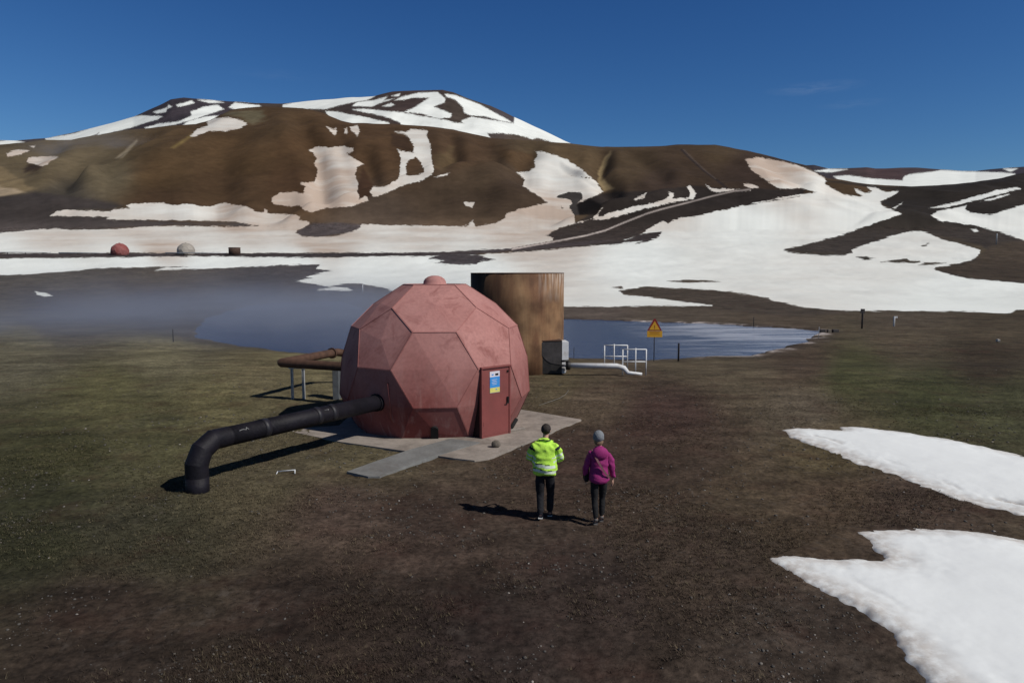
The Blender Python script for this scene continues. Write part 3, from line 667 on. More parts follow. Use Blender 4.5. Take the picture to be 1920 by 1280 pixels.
# ---------------------------------------------------------------- ground cover
DC = Vector((-2.36, 22.06, 0)); 
def slab_pts(px): return [tuple(W(x, y, PADZ)[:2]) for x, y in px]
PAD = slab_pts([(552,810),(574,802),(636,797),(660,775),(700,760),(960,765),(1000,771),(1090,786),(1030,810),(1000,823),(960,840),(915,858),(890,863),(848,858),(760,845),(640,828)])
PATH = [tuple(W(x, y, PADZ+.02)[:2]) for x, y in [(650,884),(690,893),(712,893),(790,862),(900,829),(845,822),(770,842),(700,866)]]
SNA = [tuple(W(x, y, 0)[:2]) for x, y in [(1465,805),(1572,795),(1920,845),(2160,890),(2160,1070),(1920,970),(1600,866)]]
SNB = [tuple(W(x, y, 0)[:2]) for x, y in [(1445,1050),(1600,990),(1920,1005),(2300,1050),(2300,1560),(1760,1300),(1580,1135)]]
def scatter(n, y0, y1, dens):
    Y = y0*(y1/y0)**RNG.random(n*4); X = (RNG.random(n*4)*2-1)*.78*Y
    k = RNG.random(n*4) < dens(X, Y)
    for P in (PAD, PATH, SNA, SNB): k &= sdf(P, X, Y) < -.03
    k &= np.hypot(X-DC.x, Y-DC.y) > 2.8
    X, Y = X[k][:n], Y[k][:n]
    return X, Y, ground_z(X, Y)
def tufts():
    n = 46000
    X, Y, z = scatter(n, 7.2, 39, lambda X, Y: np.clip(-.02+fbm(X/2.4, Y/2.4, 91, 4)*2.4+.5*sst(-2, -6, X)*sst(11, 14, Y), .02, 1)*(1-sst(19, 38, Y)))
    B = 5; nn = len(X)
    hgt = (.018+.038*RNG.random(nn))*np.clip(1.25-Y/40, .5, 1.1)
    an = RNG.random((nn, B))*6.283; lean = .5+RNG.random((nn, B))*.9
    ln = hgt[:, None]*(.6+.7*RNG.random((nn, B)))
    dx, dy = np.cos(an), np.sin(an); wv = (.004+.003*RNG.random((nn, B)))*np.clip(Y/14, .8, 1.3)[:, None]
    bx = X[:, None]+dx*.015; by = Y[:, None]+dy*.015; bz = np.repeat(z[:, None], B, 1)-.006
    v = np.empty((nn, B, 3, 3))
    v[:, :, 0] = np.stack([bx-dy*wv, by+dx*wv, bz], -1); v[:, :, 1] = np.stack([bx+dy*wv, by-dx*wv, bz], -1)
    v[:, :, 2] = np.stack([bx+dx*ln*lean, by+dy*ln*lean, bz+ln], -1)
    v = v.reshape(-1, 3); f = np.arange(len(v)).reshape(-1, 3)
    px, py = proj(X, Y, z); c = s2l(idw(EARTH, px, py))/LIT
    k = RNG.random(nn)[:, None]; straw = np.array([.17, .14, .085])
    c = c*(.95+.6*RNG.random(nn)[:, None]); c = np.where(k > .84, c*.6+straw*.45, c)
    mt, t, b = nodes('dry_grass')
    t.links.new(N(t, 'Attribute', attribute_name='earth').outputs['Color'], b.inputs['Base Color'])
    b.inputs['Roughness'].default_value = .9; b.inputs['Specular IOR Level'].default_value = .1
    o = grid_mesh('grass', v, f, mt, {'earth': np.repeat(c, B*3, 0)}, kind='stuff', label='short dry tundra grass scattered over the ground', cat='grass')
    return o
tufts()
def pebbles():
    n = 5200
    X, Y, z = scatter(n, 7.5, 36, lambda X, Y: np.clip(.25+fbm(X/1.6, Y/1.6, 191, 4)*1.9, .03, 1)*(1-.8*sst(16, 34, Y)))
    ico = bmesh.new(); bmesh.ops.create_icosphere(ico, subdivisions=1, radius=1)
    bv = np.array([v.co[:] for v in ico.verts]); bf = np.array([[v.index for v in f.verts] for f in ico.faces]); ico.free()
    nn = len(X); r = .008+.02*RNG.random(nn)**3.5*np.clip(Y/12, .8, 1.6)
    sc = np.stack([.8+.6*RNG.random(nn), .8+.6*RNG.random(nn), .45+.4*RNG.random(nn)], -1)
    v = bv[None]*(1+.35*(RNG.random((nn, len(bv), 1))-.5))*r[:, None, None]*sc[:, None]
    v += np.stack([X, Y, z+r*.15], -1)[:, None]
    f = bf[None]+np.arange(nn)[:, None, None]*len(bv)
    tone = np.where(RNG.random(nn) > .95, .24, .07)*(.6+.8*RNG.random(nn))
    c = np.stack([tone, tone*.9, tone*.8], -1)
    mt, t, b = nodes('gravel_stone')
    t.links.new(N(t, 'Attribute', attribute_name='earth').outputs['Color'], b.inputs['Base Color']); b.inputs['Roughness'].default_value = .9
    grid_mesh('gravel', v.reshape(-1, 3), f.reshape(-1, 3), mt, {'earth': np.repeat(c, len(bv), 0)}, kind='stuff', label='small loose stones strewn over the dark soil', cat='gravel')
pebbles()

# ---------------------------------------------------------------- concrete pad and path
m = MB(); m.prism(PAD, -.12, PADZ); m.build('concrete_pad', MAT['concrete'], kind='structure', label='pale concrete pad under the red dome')
m = MB(); m.prism(PATH, -.12, PADZ+.025)
m.build('concrete_path', MAT['concrete_grey'], kind='structure', label='grey concrete path leading off the pad')
# ---------------------------------------------------------------- geodesic domes
def trunc_ico():
    g = (1+5**.5)/2
    V = [Vector(p) for a in (-1, 1) for b in (-g, g) for p in ((0, a, b), (a, b, 0), (b, 0, a))]
    V = [v.normalized() for v in V]
    q = V[0].rotation_difference(Vector((0, 0, 1))); V = [q @ v for v in V]
    el = min((V[0]-v).length for v in V[1:])
    E = [[j for j in range(12) if j != i and (V[i]-V[j]).length < el*1.05] for i in range(12)]
    tri = [(i, j, k) for i in range(12) for j in E[i] if j > i for k in E[i] if k > j and k in E[j]]
    P = lambda i, j: (V[i]*2+V[j])/3
    faces = []
    for i in range(12):
        n = V[i]; ref = (P(i, E[i][0])-n*n.dot(P(i, E[i][0]))).normalized(); t = n.cross(ref)
        pts = sorted((P(i, j) for j in E[i]), key=lambda p: math.atan2(p.dot(t), p.dot(ref))); faces.append((pts, 5))
    for i, j, k in tri:
        pts = [P(i, j), P(j, i), P(j, k), P(k, j), P(k, i), P(i, k)]
        n = sum(pts, Vector()).normalized()
        if (pts[1]-pts[0]).cross(pts[2]-pts[1]).dot(n) < 0: pts = pts[::-1]
        faces.append((pts, 6))
    r = faces[0][0][0].length
    faces = [([p/r for p in pts], n) for pts, n in faces]
    # turn so that a second-ring hexagon faces -Y
    hx = [sum(p, Vector())/6 for p, n in faces if n == 6]
    h = next(c for c in hx if .1 < c.normalized().z < .3)
    a = -math.pi/2-math.atan2(h.y, h.x); q = Matrix.Rotation(a, 3, 'Z')
    return [([q @ p for p in pts], n) for pts, n in faces]
TI = trunc_ico()
def dome(name, loc, Rad, zc, rz, mats, detail=True, **kw):
    root = empty(name, loc, rz, **kw)
    bm = bmesh.new(); vd = {}
    def vt(p):
        k = tuple(round(c, 4) for c in p)
        if k not in vd: vd[k] = bm.verts.new(p)
        return vd[k]
    off = Vector((0, 0, zc)); edges = {}
    for pts, n in TI:
        c = sum(pts, Vector())/n
        c = c.normalized()*(.952 if n == 6 else .960)
        if n == 5 and c.z > .9: c = c.normalized()*.944
        w = [p*Rad+off for p in pts]; cc = c*Rad+off
        for a, b in zip(w, w[1:]+w[:1]):
            bm.faces.new((vt(a), vt(b), vt(cc)))
            edges[tuple(sorted((tuple(round(x, 4) for x in a), tuple(round(x, 4) for x in b))))] = (a, b)
    bmesh.ops.bisect_plane(bm, geom=bm.verts[:]+bm.edges[:]+bm.faces[:], plane_co=(0, 0, -.1), plane_no=(0, 0, 1), clear_inner=True)
    bmesh.ops.recalc_face_normals(bm, faces=bm.faces)
    me = bpy.data.meshes.new('shell'); bm.to_mesh(me); bm.free()
    link('shell', me, mats[0], root)
    if detail:
        m = MB()
        for a, b in edges.values():
            if max(a.z, b.z) < 0: continue
            if min(a.z, b.z) < -.1:
                lo, hi = (a, b) if a.z < b.z else (b, a); lo = lo+(hi-lo)*((-.1-lo.z)/(hi.z-lo.z)); a, b = lo, hi
            d = b-a; mid = (a+b)/2; nrm = (mid-off).normalized()
            x = d.normalized(); y = nrm.cross(x).normalized(); nz = x.cross(y)
            Mx = Matrix((x, y, nz)).transposed().to_4x4()
            m.box(mid+nrm*.006, (d.length, .032, .012), Mx)
        m.build('seam_strip', mats[1], root)
        cap = MB(); cap.lathe([(.37, 0), (.37, .03), (.345, .05), (.34, .11), (.29, .19), (.2, .25), (.1, .28), (.001, .285)], 28, (0, 0, zc+.935*Rad))
        cap.build('roof_cap', mats[0], root)
    return root
RAD, ZC = 2.94, 1.48
AZ = R(5.7)
well = dome('geodesic_dome', (DC.x, DC.y, PADZ-.02), RAD, ZC-PADZ+.02, AZ, (MAT['dome'], MAT['dome_seam']), label='large faded red geodesic dome with a door, on a concrete pad', cat='dome')
def on_dome(P): return Matrix.Rotation(-AZ, 4, 'Z') @ (Vector(P)-well.location)
# door: an upright frame hanging from the top edge of the leaning panel right of the front one
hexes = [(pts, sum(pts, Vector())/6) for pts, n in TI if n == 6]
hp = min(hexes, key=lambda h: (math.atan2(h[1].x, -h[1].y)-R(36))**2+(h[1].z+.17)**2)[0]
tops = sorted(hp, key=lambda p: -p.z)[:2]
tops = [Matrix.Rotation(AZ, 3, 'Z') @ (p*RAD)+Vector((DC.x, DC.y, ZC)) for p in tops]
tops.sort(key=lambda p: p.x)
dx = tops[1]-tops[0]; dx.z = 0; dw = dx.length-.12; dx.normalize(); dn = Vector((dx.y, -dx.x, 0))
DH = tops[0].z-.0
rotd = Matrix((dx, -dn, Vector((0, 0, 1)))).transposed().to_4x4()
dc = (tops[0]+tops[1])/2; dc.z = PADZ; dc += dn*.06
print('DOOR', [proj(p.x, p.y, p.z) for p in tops], [proj(p.x, p.y, PADZ) for p in tops], DH)
def at_door(a, o, z): return on_dome(dc+dx*a+dn*o+Vector((0, 0, z-PADZ)))
rd = Matrix.Rotation(-AZ, 4, 'Z') @ rotd
m = MB()
for s in (-1, 1): m.box(at_door(s*(dw/2-.025), -.05, DH/2+PADZ/2+.01), (.05, .10, DH-.02), rd, .006)
m.box(at_door(0, -.05, DH+.015), (dw+.03, .14, .05), rd, .008)
m.box(at_door(0, -.18, PADZ+.03), (dw-.1, .3, .06), rd)
fr = m.build('door_frame', MAT['door'], well)
for s in (-1, 1): m = MB(); m.box(at_door(s*(dw/2-.03), -.35, DH/2+PADZ/2-.02), (.03, .49, DH-.1), rd); m.build('door_gap_shade', MAT['gap_shade'], well)  # dark sheets paint the shaded gap behind the door frame
m = MB(); m.box(at_door(0, -.045, DH/2+PADZ/2+.02), (dw-.11, .045, DH-.10), rd, .008)
for zz in (.45, 1.5): m.box(at_door(-(dw/2-.07), -.015, zz), (.03, .03, .12), rd, .004)
door = m.build('door', MAT['door'], well)
m = MB(); m.box(at_door(dw/2-.115, .0, 1.02), (.05, .05, .19), rd, .01); m.box(at_door(dw/2-.15, .03, .94), (.11, .025, .025), rd, .006)
m.build('door_handle', MAT['dark'], door)
m = MB(); m.box(at_door(dw/2-.11, -.01, 1.84), (.05, .04, .06), rd, .01); m.build('latch', MAT['dark'], door)
m = MB(); sx = -.05
m.box(at_door(sx, -.016, 1.58), (.36, .012, .60), rd, 0, 0)
m.box(at_door(sx+.0, -.009, 1.575), (.355, .006, .30), rd, 0, 1)
m.box(at_door(sx, -.009, 1.355), (.355, .006, .13), rd, 0, 2)
m.box(at_door(sx+.07, -.007, 1.79), (.11, .006, .055), rd, 0, 3)
m.box(at_door(sx-.08, -.007, 1.79), (.07, .006, .03), rd, 0, 1)
for k in range(4): m.box(at_door(sx-.02, -.004, 1.65-k*.045), (.2-.05*(k % 2), .004, .010), rd, 0, 0)
m.box(at_door(sx+.05, -.004, 1.37), (.05, .004, .03), rd, 0, 1)
m.build('notice', [MAT['sign_white'], MAT['blue_sign'], MAT['sign_lemon'], MAT['dark']], door)
# arched cable opening in the front bottom panel, and a leaning slot at the right
def dome_front(px, py):     # where a photo point meets the shell (world)
    o = Vector((0, 0, H)); d = ray(px, py).normalized(); c = Vector((DC.x, DC.y, ZC)); rr = RAD*.945
    b = d.dot(o-c); q = b*b-((o-c).length_squared-rr*rr)
    return o+d*(-b-math.sqrt(max(q, 0)))
pa = W(816, 819, PADZ)
m = MB(); n_ = 10; wv, hv = .105, .42
poly = [(-wv, 0), (wv, 0)]+[(wv*math.cos(a), hv-wv+wv*math.sin(a)) for a in np.linspace(0, math.pi, n_)]
bd = Vector((.1, -1, 0)).normalized(); bx = Vector((1, .1, 0)).normalized()
tilt = Matrix.Rotation(R(24), 4, bx)
Mx = Matrix.Translation(Vector((pa.x, DC.y-2.44, PADZ-.01))) @ tilt @ Matrix((bx, Vector((0, 0, 1)), bd)).transposed().to_4x4()
Mx = Matrix.Rotation(-AZ, 4, 'Z') @ Matrix.Translation(-well.location) @ Mx
m.prism(poly, -.3, .06, 0, Mx)
m.build('cable_opening', MAT['dark'], well)
m = MB(); p1, p2 = on_dome(W(956, 806, PADZ+.03)), on_dome(WY(968, 786, 20.9)); m.tube([p1, p2], .06, 10); m.build('drain_pipe', MAT['dark'], well)
m = MB(); a, b = on_dome(dome_front(730, 717)+Vector((-.03,-.07,0))), on_dome(dome_front(737, 788)+Vector((-.03,-.07,0))); m.tube([a, b], .018, 8); m.build('guide_bar', MAT['seam'], well)
# plank step on the pad
m = MB(); a = W(968, 804, PADZ+.03); m.box((a.x, a.y, PADZ+.035), (.55, .16, .06), Matrix.Rotation(R(40), 4, 'Z'), .008)
m.build('plank', MAT['concrete'], label='short pale plank lying on the pad beside the dome door', cat='plank')
# ---------------------------------------------------------------- big black pipe
B = Vector((-6.66, 14.87, 0)); E_ = Vector((-3.62, 19.85, 1.05)); hd = (Vector((E_.x, E_.y, 0))-B).normalized()
PR = .215; pz = 1.05
bp = empty('black_pipe', B, 0, label='thick black pipe rising from the ground and bending into the red dome', cat='pipe')
L = (Vector((E_.x, E_.y, 0))-B).length
m = MB(); m.tube([(0, 0, -.15), (0, 0, .34)], PR+.022, 28); m.build('riser', MAT['black_pipe'], bp)
m = MB(); m.tube([(0, 0, .34), (0, 0, .60)]+[hd*.14+Vector((0, 0, pz-.17))]+[hd*.42+Vector((0, 0, pz))]+[hd*.8+Vector((0, 0, pz))], [PR+.022, PR+.022, PR+.015, PR+.006, PR+.004], 32, sharp=True); m.build('elbow', MAT['black_pipe'], bp)
m = MB(); m.tube([hd*.8+Vector((0, 0, pz)), hd*(L+.25)+Vector((0, 0, pz-.02))], PR, 28); m.build('pipe_run', MAT['black_pipe'], bp)
for s in (.30, .575, .66): m = MB(); m.tube([hd*(L*s-.08)+Vector((0, 0, pz)), hd*(L*s+.08)+Vector((0, 0, pz))], PR+.008, 28); m.build('joint_sleeve', MAT['black_sleeve'], bp)
sd = Vector((hd.y, -hd.x, 0))
def on_pipe(s, an): return hd*s+Vector((0, 0, pz))+(sd*math.cos(an)+Vector((0, 0, 1))*math.sin(an))*(PR+.004)
for strokes in ([(.95,.55,1.0,.6),(1.02,.5,1.06,.62),(1.06,.62,1.13,.52),(1.13,.52,1.155,.75),(1.155,.75,1.2,.5)], [(3.5,.7,3.64,.72),(3.64,.72,3.6,.6)]):
    m = MB(); m.tube([on_pipe(*p) for p in [strokes[0][:2]]+[q[2:] for q in strokes]], .008, 6); m.build('chalk_mark', MAT['chalk'], bp)
m = MB(); m.tube([hd*(L-.30)+Vector((0, 0, pz-.01)), hd*(L-.12)+Vector((0, 0, pz-.012))], PR+.03, 28); m.build('pipe_collar', MAT['black_pipe'], bp)
# ---------------------------------------------------------------- rusty pipe bend on its support
P0 = W(527, 678, 1.35); P0.z = 0
rp = empty('rusty_pipe', P0, 0, label='rusty brown pipe bend on pale legs left of the dome', cat='pipe')
A = W(527, 680, 1.35)-P0; Bq = W(655, 688, 1.35)-P0; Cq = W(622, 662, 1.35)-P0
m = MB(); m.tube([Bq, A+(Bq-A).normalized()*.05, A+(Cq-A).normalized()*.05, Cq], .16, 20, sharp=True); m.build('pipe_bend', MAT['rust'], rp)
q = (Cq-A).normalized(); m = MB(); m.tube([Cq-q*.02, Cq+q*.05], .22, 18); m.build('flange', MAT['rust'], rp)
m = MB(); m.tube([Cq+q*.05, Cq+q*.3+Vector((.05, .05, .0)), Cq+q*.45+Vector((.25, 0, -.05)), Cq+q*.5+Vector((.9, -.2, -.1))], .155, 16); m.build('elbow', MAT['rust'], rp)
for x, wd in ((549, .09), (570, .10)):
    g = W(x, 750, 0)-P0; m = MB(); m.box((g.x-wd*.38, g.y, .6), (.012,   .1, 1.21)); m.box((g.x+wd*.38, g.y, .6), (.012,   .1, 1.21)); m.box((g.x, g.y, .6), (wd*.72, .012, 1.21)); m.box((g.x, g.y, .012), (.2, .2, .025)); m.build('support_leg', MAT['steel'], rp)
g1, g2 = W(549, 750, 0)-P0, W(570, 750, 0)-P0
m = MB(); m.box(((g1+g2).x/2, (g1+g2).y/2, 1.18), (.6, .14, .06)); m.build('cross_beam', MAT['steel'], rp)
# second support, mostly hidden by the dome
g = W(633, 748, 0); sp_ = empty('pipe_support', g, 0, label='grey sheet metal pipe support half hidden at the left edge of the dome', cat='support')
m = MB(); m.box((0, 0, .6), (.22, .5, 1.2), None, .01); m.build('plate', MAT['dull_steel'], sp_)
m = MB(); m.box((-.02, 0, 1.22), (.3, .3, .05), None, .006); m.build('saddle', MAT['dull_steel'], sp_)

# ---------------------------------------------------------------- rusty tank
TC = Vector((.25, 34.0, 0)); TR = 2.19
tk = empty('rusty_tank', (TC.x, TC.y, -.1), 0, label='tall rust brown cylindrical tank standing behind the red dome', cat='tank')
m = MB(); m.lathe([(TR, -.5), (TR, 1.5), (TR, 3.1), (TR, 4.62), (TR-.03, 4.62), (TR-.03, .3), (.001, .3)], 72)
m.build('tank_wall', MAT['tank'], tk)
m = MB(); m.lathe([(TR-.035, 4.612), (TR+.008, 4.612), (TR+.008, 4.64), (TR-.035, 4.64), (TR-.035, 4.612)], 72); m.build('rim', MAT['rust'], tk)
# ---------------------------------------------------------------- box beside the tank with its white pipe
bx0 = W(1010, 703, 0); bx1 = W(1052, 700, 0)
eb = empty('valve_box', ((bx0+bx1)/2), R(6), label='black steel box with a white side panel against the tank', cat='box')
bw = (bx1-bx0).length
m = MB(); m.box((.02, .46, .76), (bw-.1, .9, 1.48), None, .01); m.build('casing', MAT['black_box'], eb)
m = MB(); m.prism([(-bw/2-.07, 0), (-bw/2+.19, 0), (-bw/2+.19, 1.44), (-bw/2+.1, 1.44)], 0, .6, 0, Matrix.Translation((0, .6, 0)) @ Matrix.Rotation(R(90), 4, 'X')); m.build('side_flap', MAT['dark'], eb)
m = MB(); m.prism([(-bw/2+.2, .86), (-bw/2+.42, .62), (-bw/2+.62, .5), (bw/2-.06, .42), (bw/2-.06, 1.45), (-bw/2+.2, 1.45)], 0, .02, 0, Matrix.Translation((0, .007, 0)) @ Matrix.Rotation(R(90), 4, 'X')); m.build('front_lit_patch', MAT['grey_plate'], eb)  # paler sheet whose slanted lower edge paints a shadow across the front
m = MB(); m.box((bw/2+.12, .43, .95), (.3, .84, 1.03), None, .008); m.build('side_panel', MAT['white_metal'], eb)
m = MB(); m.prism([(bw/2-.02, .02), (bw/2+.14, .02), (bw/2+.27, .36), (bw/2-.02, .36)], 0, .7, 0, Matrix.Translation((0, .78, 0)) @ Matrix.Rotation(R(90), 4, 'X')); m.build('bottom_panel', MAT['white_metal'], eb)
m = MB(); m.box((0, .46, 1.515), (bw-.04, .94, .03), None, .004); m.build('lid', MAT['rust'], eb)
a = WY(1070, 685, 32.0); b = WY(1160, 686, 32.0); gz = 0
wp = empty('white_pipe', (a.x, a.y, 0), 0, label='white pipe running from the black box to the railings', cat='pipe')
a0 = Vector((a.x, a.y, 0))
pts = [WY(1062, 685, 32.0)-a0, WY(1156, 686, 32.0)-a0, WY(1170, 690, 32.0)-a0, WY(1178, 699, 31.8)-a0, WY(1204, 701, 31.7)-a0]
m = MB(); m.tube(pts, [.12, .12, .115, .085, .06], 16); m.build('pipe_run', MAT['white_metal'], wp)
m = MB(); m.tube([WY(1061, 685, 32.0)-a0, WY(1069, 685, 32.0)-a0], .2, 16); m.build('flange', MAT['black_box'], wp)
m = MB(); m.tube([WY(1052, 677, 31.9)-a0, WY(1066, 676, 31.9)-a0], .05, 10); m.build('valve_stem', MAT['black_box'], wp)
# ---------------------------------------------------------------- railings
def railing(p0, p1, top, mid, label, gapfrac=.55):
    r0 = empty('railing', p0, 0, label=label, cat='railing', group='white tube railings at the pipe end')
    d = p1-p0; d.z = 0
    for f in (0, gapfrac, 1):
        m = MB(); m.tube([d*f+Vector((0, 0, -.05)), d*f+Vector((0, 0, top+(.06 if f == gapfrac else 0)))], .030, 10); m.build('railing_post', MAT['white_metal'], r0)
    for zz in (top, mid):
        m = MB(); m.tube([Vector((0, 0, zz)), d+Vector((0, 0, zz))], .027, 10); m.build('rail', MAT['white_metal'], r0)
    return r0
railing(W(1167, 701, 0), W(1211, 701, 0), 1.12, .56, 'white tube railing nearer the camera, at the bent end of the white pipe')
railing(W(1133, 688, 0), W(1176, 688, 0), 1.06, .52, 'white tube railing standing behind the white pipe, the farther of the two', .42)
def hit0(px, py):
    d = ray(px, py); Yv = np.linspace(5, 120, 4000); t = Yv/d.y
    gz = ground_z(d.x*t, Yv); k = np.nonzero(H+d.z*t <= gz)[0][0]
    return Vector((float(d.x*t[k]), float(Yv[k]), float(gz[k])))
# ---------------------------------------------------------------- warning sign
sg = hit0(1226, 677)
ws = empty('warning_sign', sg, R(-4), label='yellow triangular warning sign on a dark post by the lake', cat='sign')
s_ = sg.y/F
def zof(py): return WY(1226, py, sg.y).z-sg.z
m = MB(); m.tube([(0, 0, -.1), (0, 0, zof(606))], .028, 10); m.build('sign_post', MAT['post'], ws)
Mq = Matrix.Rotation(R(90), 4, 'X')
zt, zb = zof(597.5), zof(620); tw = 13.5*s_*1.02
def tri(k, zc): return [(-tw*k, zb-zc if k == 1 else 0), (tw*k, 0), (0, 0)]
m = MB(); m.prism([(-tw, zb), (tw, zb), (tw*.12, zt), (-tw*.12, zt)], .03, .045, 0, Mq); tp = m.build('triangle_panel', MAT['red_sign'], ws)
g = .07; m = MB(); m.prism([(-tw+g*1.7, zb+g*.8), (tw-g*1.7, zb+g*.8), (.0, zt-g*1.9)], .0455, .05, 0, Mq); m.build('yellow_field', MAT['yellow'], tp)
m = MB(); m.box((0, -.052, zb+.25), (.035, .006, .16)); m.box((0, -.052, zb+.115), (.035, .006, .035)); m.build('exclamation_mark', MAT['red_sign'], tp)
zl = zof(632); m = MB(); m.box((.01, -.038, (zb+zl)/2-.005), (tw*2.05, .014, zb-zl-.015), None, .004); lp = m.build('lower_panel', MAT['yellow'], ws)
m = MB()
for k in range(3): m.box((.01, -.047, zb-.06-.075*k), (tw*(1.5, 1.2, 1.4)[k], .004, .016))
m.build('text_lines', MAT['red_sign'], lp)
# ---------------------------------------------------------------- posts
def hit(px, py):
    d = ray(px, py); Yv = np.linspace(5, 345, 9000); t = Yv/d.y
    gz = ground_z(d.x*t, Yv); k = np.nonzero(H+d.z*t <= gz)[0]; k = k[0] if len(k) else -1
    return Vector((float(d.x*t[k]), float(Yv[k]), float(gz[k])))
def post(px, yb, yt, wpx, mat, label, cat='post', Y=None, head=None, name='marker_post'):
    p = hit(px, yb)
    top = WY(px, yt, p.y).z-p.z; r = wpx*p.y/F/2
    o = empty(name, p, 0, label=label, cat=cat)
    lo_ = min(-.2, float(ground_z(p.x, p.y))-p.z-.2)
    m = MB(); m.tube([(0, 0, lo_), (0, 0, top*.97), (0, 0, top)], [r, r, r*.8], 8); m.build('shaft', mat, o)
    if head:
        m = MB(); m.box((head[0]*p.y/F, 0, top-head[2]*p.y/F/2), (head[1]*p.y/F, r*1.6, head[2]*p.y/F), None, .002); m.build('head_plate', mat, o)
    return o
post(1272, 677, 643, 3.6, MAT['post'], 'short thick dark post right of the warning sign at the lake edge')
post(325, 641, 617, 1.8, MAT['post'], 'thin dark post at the far edge of the left grass, before the steam', Y=42.)
post(1616, 616, 579, 3.2, MAT['post'], 'dark wooden post with a crosspiece beyond the right end of the lake', head=(0, 7, 8), Y=67.)
post(1676, 612, 593, 3.2, MAT['white_metal'], 'short white post with a bent top on the right plain', head=(2.5, 6, 3), Y=70.)
post(680, 548, 534, 2, MAT['white_metal'], 'slim white post on the dark bank above the dome', Y=135.)
post(1413, 611, 594, 1.5, MAT['post'], 'thin faint post on the far bank of the lake', Y=73.)
post(1868, 458, 438, 2.0, MAT['steel'], 'thin pale pole on the dark slope at the right edge', Y=290.)
post(1076, 671, 651, 1.0, MAT['post'], 'slim dark post just right of the black box at the shore', Y=37.5)
post(1535, 634, 613, 1.2, MAT['steel'], 'thin pale rod beside the dark blocks at the right lake end', Y=60.)
# dark blocks at the lake's right end
for k, (x0, x1, lb) in enumerate([(1537, 1547, 'low dark block at the right tip of the lake, the left one'), (1551, 1558, 'small brown block between two dark ones at the lake tip'), (1560, 1572, 'low dark block at the right tip of the lake, the right one')]):
    p = hit((x0+x1)/2, 623); wv = (x1-x0)*p.y/F
    o = empty('stone_block', p, 0, label=lb, cat='block', group='blocks at the tip of the lake')
    m = MB(); m.box((0, 0, .12), (wv, .3, .28), Matrix.Rotation(R(8*k-6), 4, 'Z'), .03); m.build('block', MAT['rock'] if k == 1 else MAT['post'], o)
# stones, bracket, hose
p = W(930, 838, PADZ); m = MB(); m.ico((0, 0, .085), .12, 3, (1, .85, .85), .16, 3)
o = m.build('stone', MAT['rock'], smooth='all', label='round brown stone on the concrete in front of the door', cat='stone'); o.location = p
p = hit(1871, 641); m = MB(); m.ico((0, 0, .1), .15, 2, (1, .8, .9), .4, 8)
o = m.build('stone', MAT['pale_rock'], label='pale boulder alone on the dark plain at far right', cat='stone'); o.location = p
p = W(537, 888, 0); p.z = float(ground_z(p.x, p.y)); o = empty('metal_frame', p, R(4), label='small white bent metal frame lying on the soil near the black pipe', cat='frame')
m = MB(); m.tube([(-.2, .02, .05), (.19, .02, .075), (.2, -.03, .0)], .014, 8); m.tube([(-.2, .02, .05), (-.22, -.05, 0)], .012, 8); m.build('frame_rod', MAT['white_metal'], o)
pts = [W(1010, 761, .03), W(1030, 755, .03), W(1048, 748, .03), W(1060, 741, .03), W(1066, 733, .03)]
for q in pts: q.z = float(ground_z(q.x, q.y))+.02
m = MB(); m.tube(pts, .010, 6); m.build('hose', MAT['hose'], label='thin pale hose curving over the ground right of the dome', cat='hose')

# ---------------------------------------------------------------- far field plant
FY = 250.
def fz(px): return float(ground_z((px-960)/F/.985*FY, FY))
for px, wpx, mats, lb in ((225, 32, (MAT['far_dome'], MAT['far_dome']), 'tiny red dome far off beside the pipeline on the snow'), (349, 32, (MAT['far_white'], MAT['far_white']), 'tiny pale white dome far off beside the pipeline')):
    p = WY(px, 477, FY); p.z = fz(px); r = wpx*FY/F/2
    dome('geodesic_dome', p, r, r*.36, R(20), mats, True, label=lb, cat='dome')
p = WY(440, 477, FY); p.z = fz(440); r = 10.5*FY/F
o = empty('rusty_tank', p, 0, label='tiny dark brown tank far off on the snowy valley floor', cat='tank')
m = MB(); m.lathe([(r, -.3), (r, 2.4), (r-.06, 2.4), (r-.06, .5), (.01, .5)], 40); m.build('tank_wall', MAT['far_rust'], o)
m = MB(); m.lathe([(r-.07, 2.36), (r+.05, 2.36), (r+.05, 2.46), (r-.07, 2.46), (r-.07, 2.36)], 40); m.build('rim', MAT['far_rust'], o)
for x0, x1, y_, lb in ((-120, 95, 473, 'long low grey pipeline at the left edge of the valley snow'), (110, 199, 474, 'low grey pipeline ending at the tiny red dome'), (310, 425, 474.5, 'low grey pipeline running past the tiny white dome')):
    p0, p1 = WY(x0, y_, FY-3), WY(x1, y_, FY-3); zz = max(fz(x0), fz(x1))
    o = empty('pipeline', (p0.x, p0.y, zz), 0, label=lb, cat='pipeline', group='pipelines across the valley')
    ln = p1.x-p0.x; hh = max(.5, p0.z-zz)
    m = MB(); m.tube([(0, 0, hh), (ln, 0, hh)], .16, 10); m.build('pipe_run', MAT['steel'], o)
    for k in range(int(ln/6)+1):
        m = MB(); m.box((k*6+.4, 0, hh/2-.1), (.12, .2, hh)); m.build('support', MAT['post'], o)

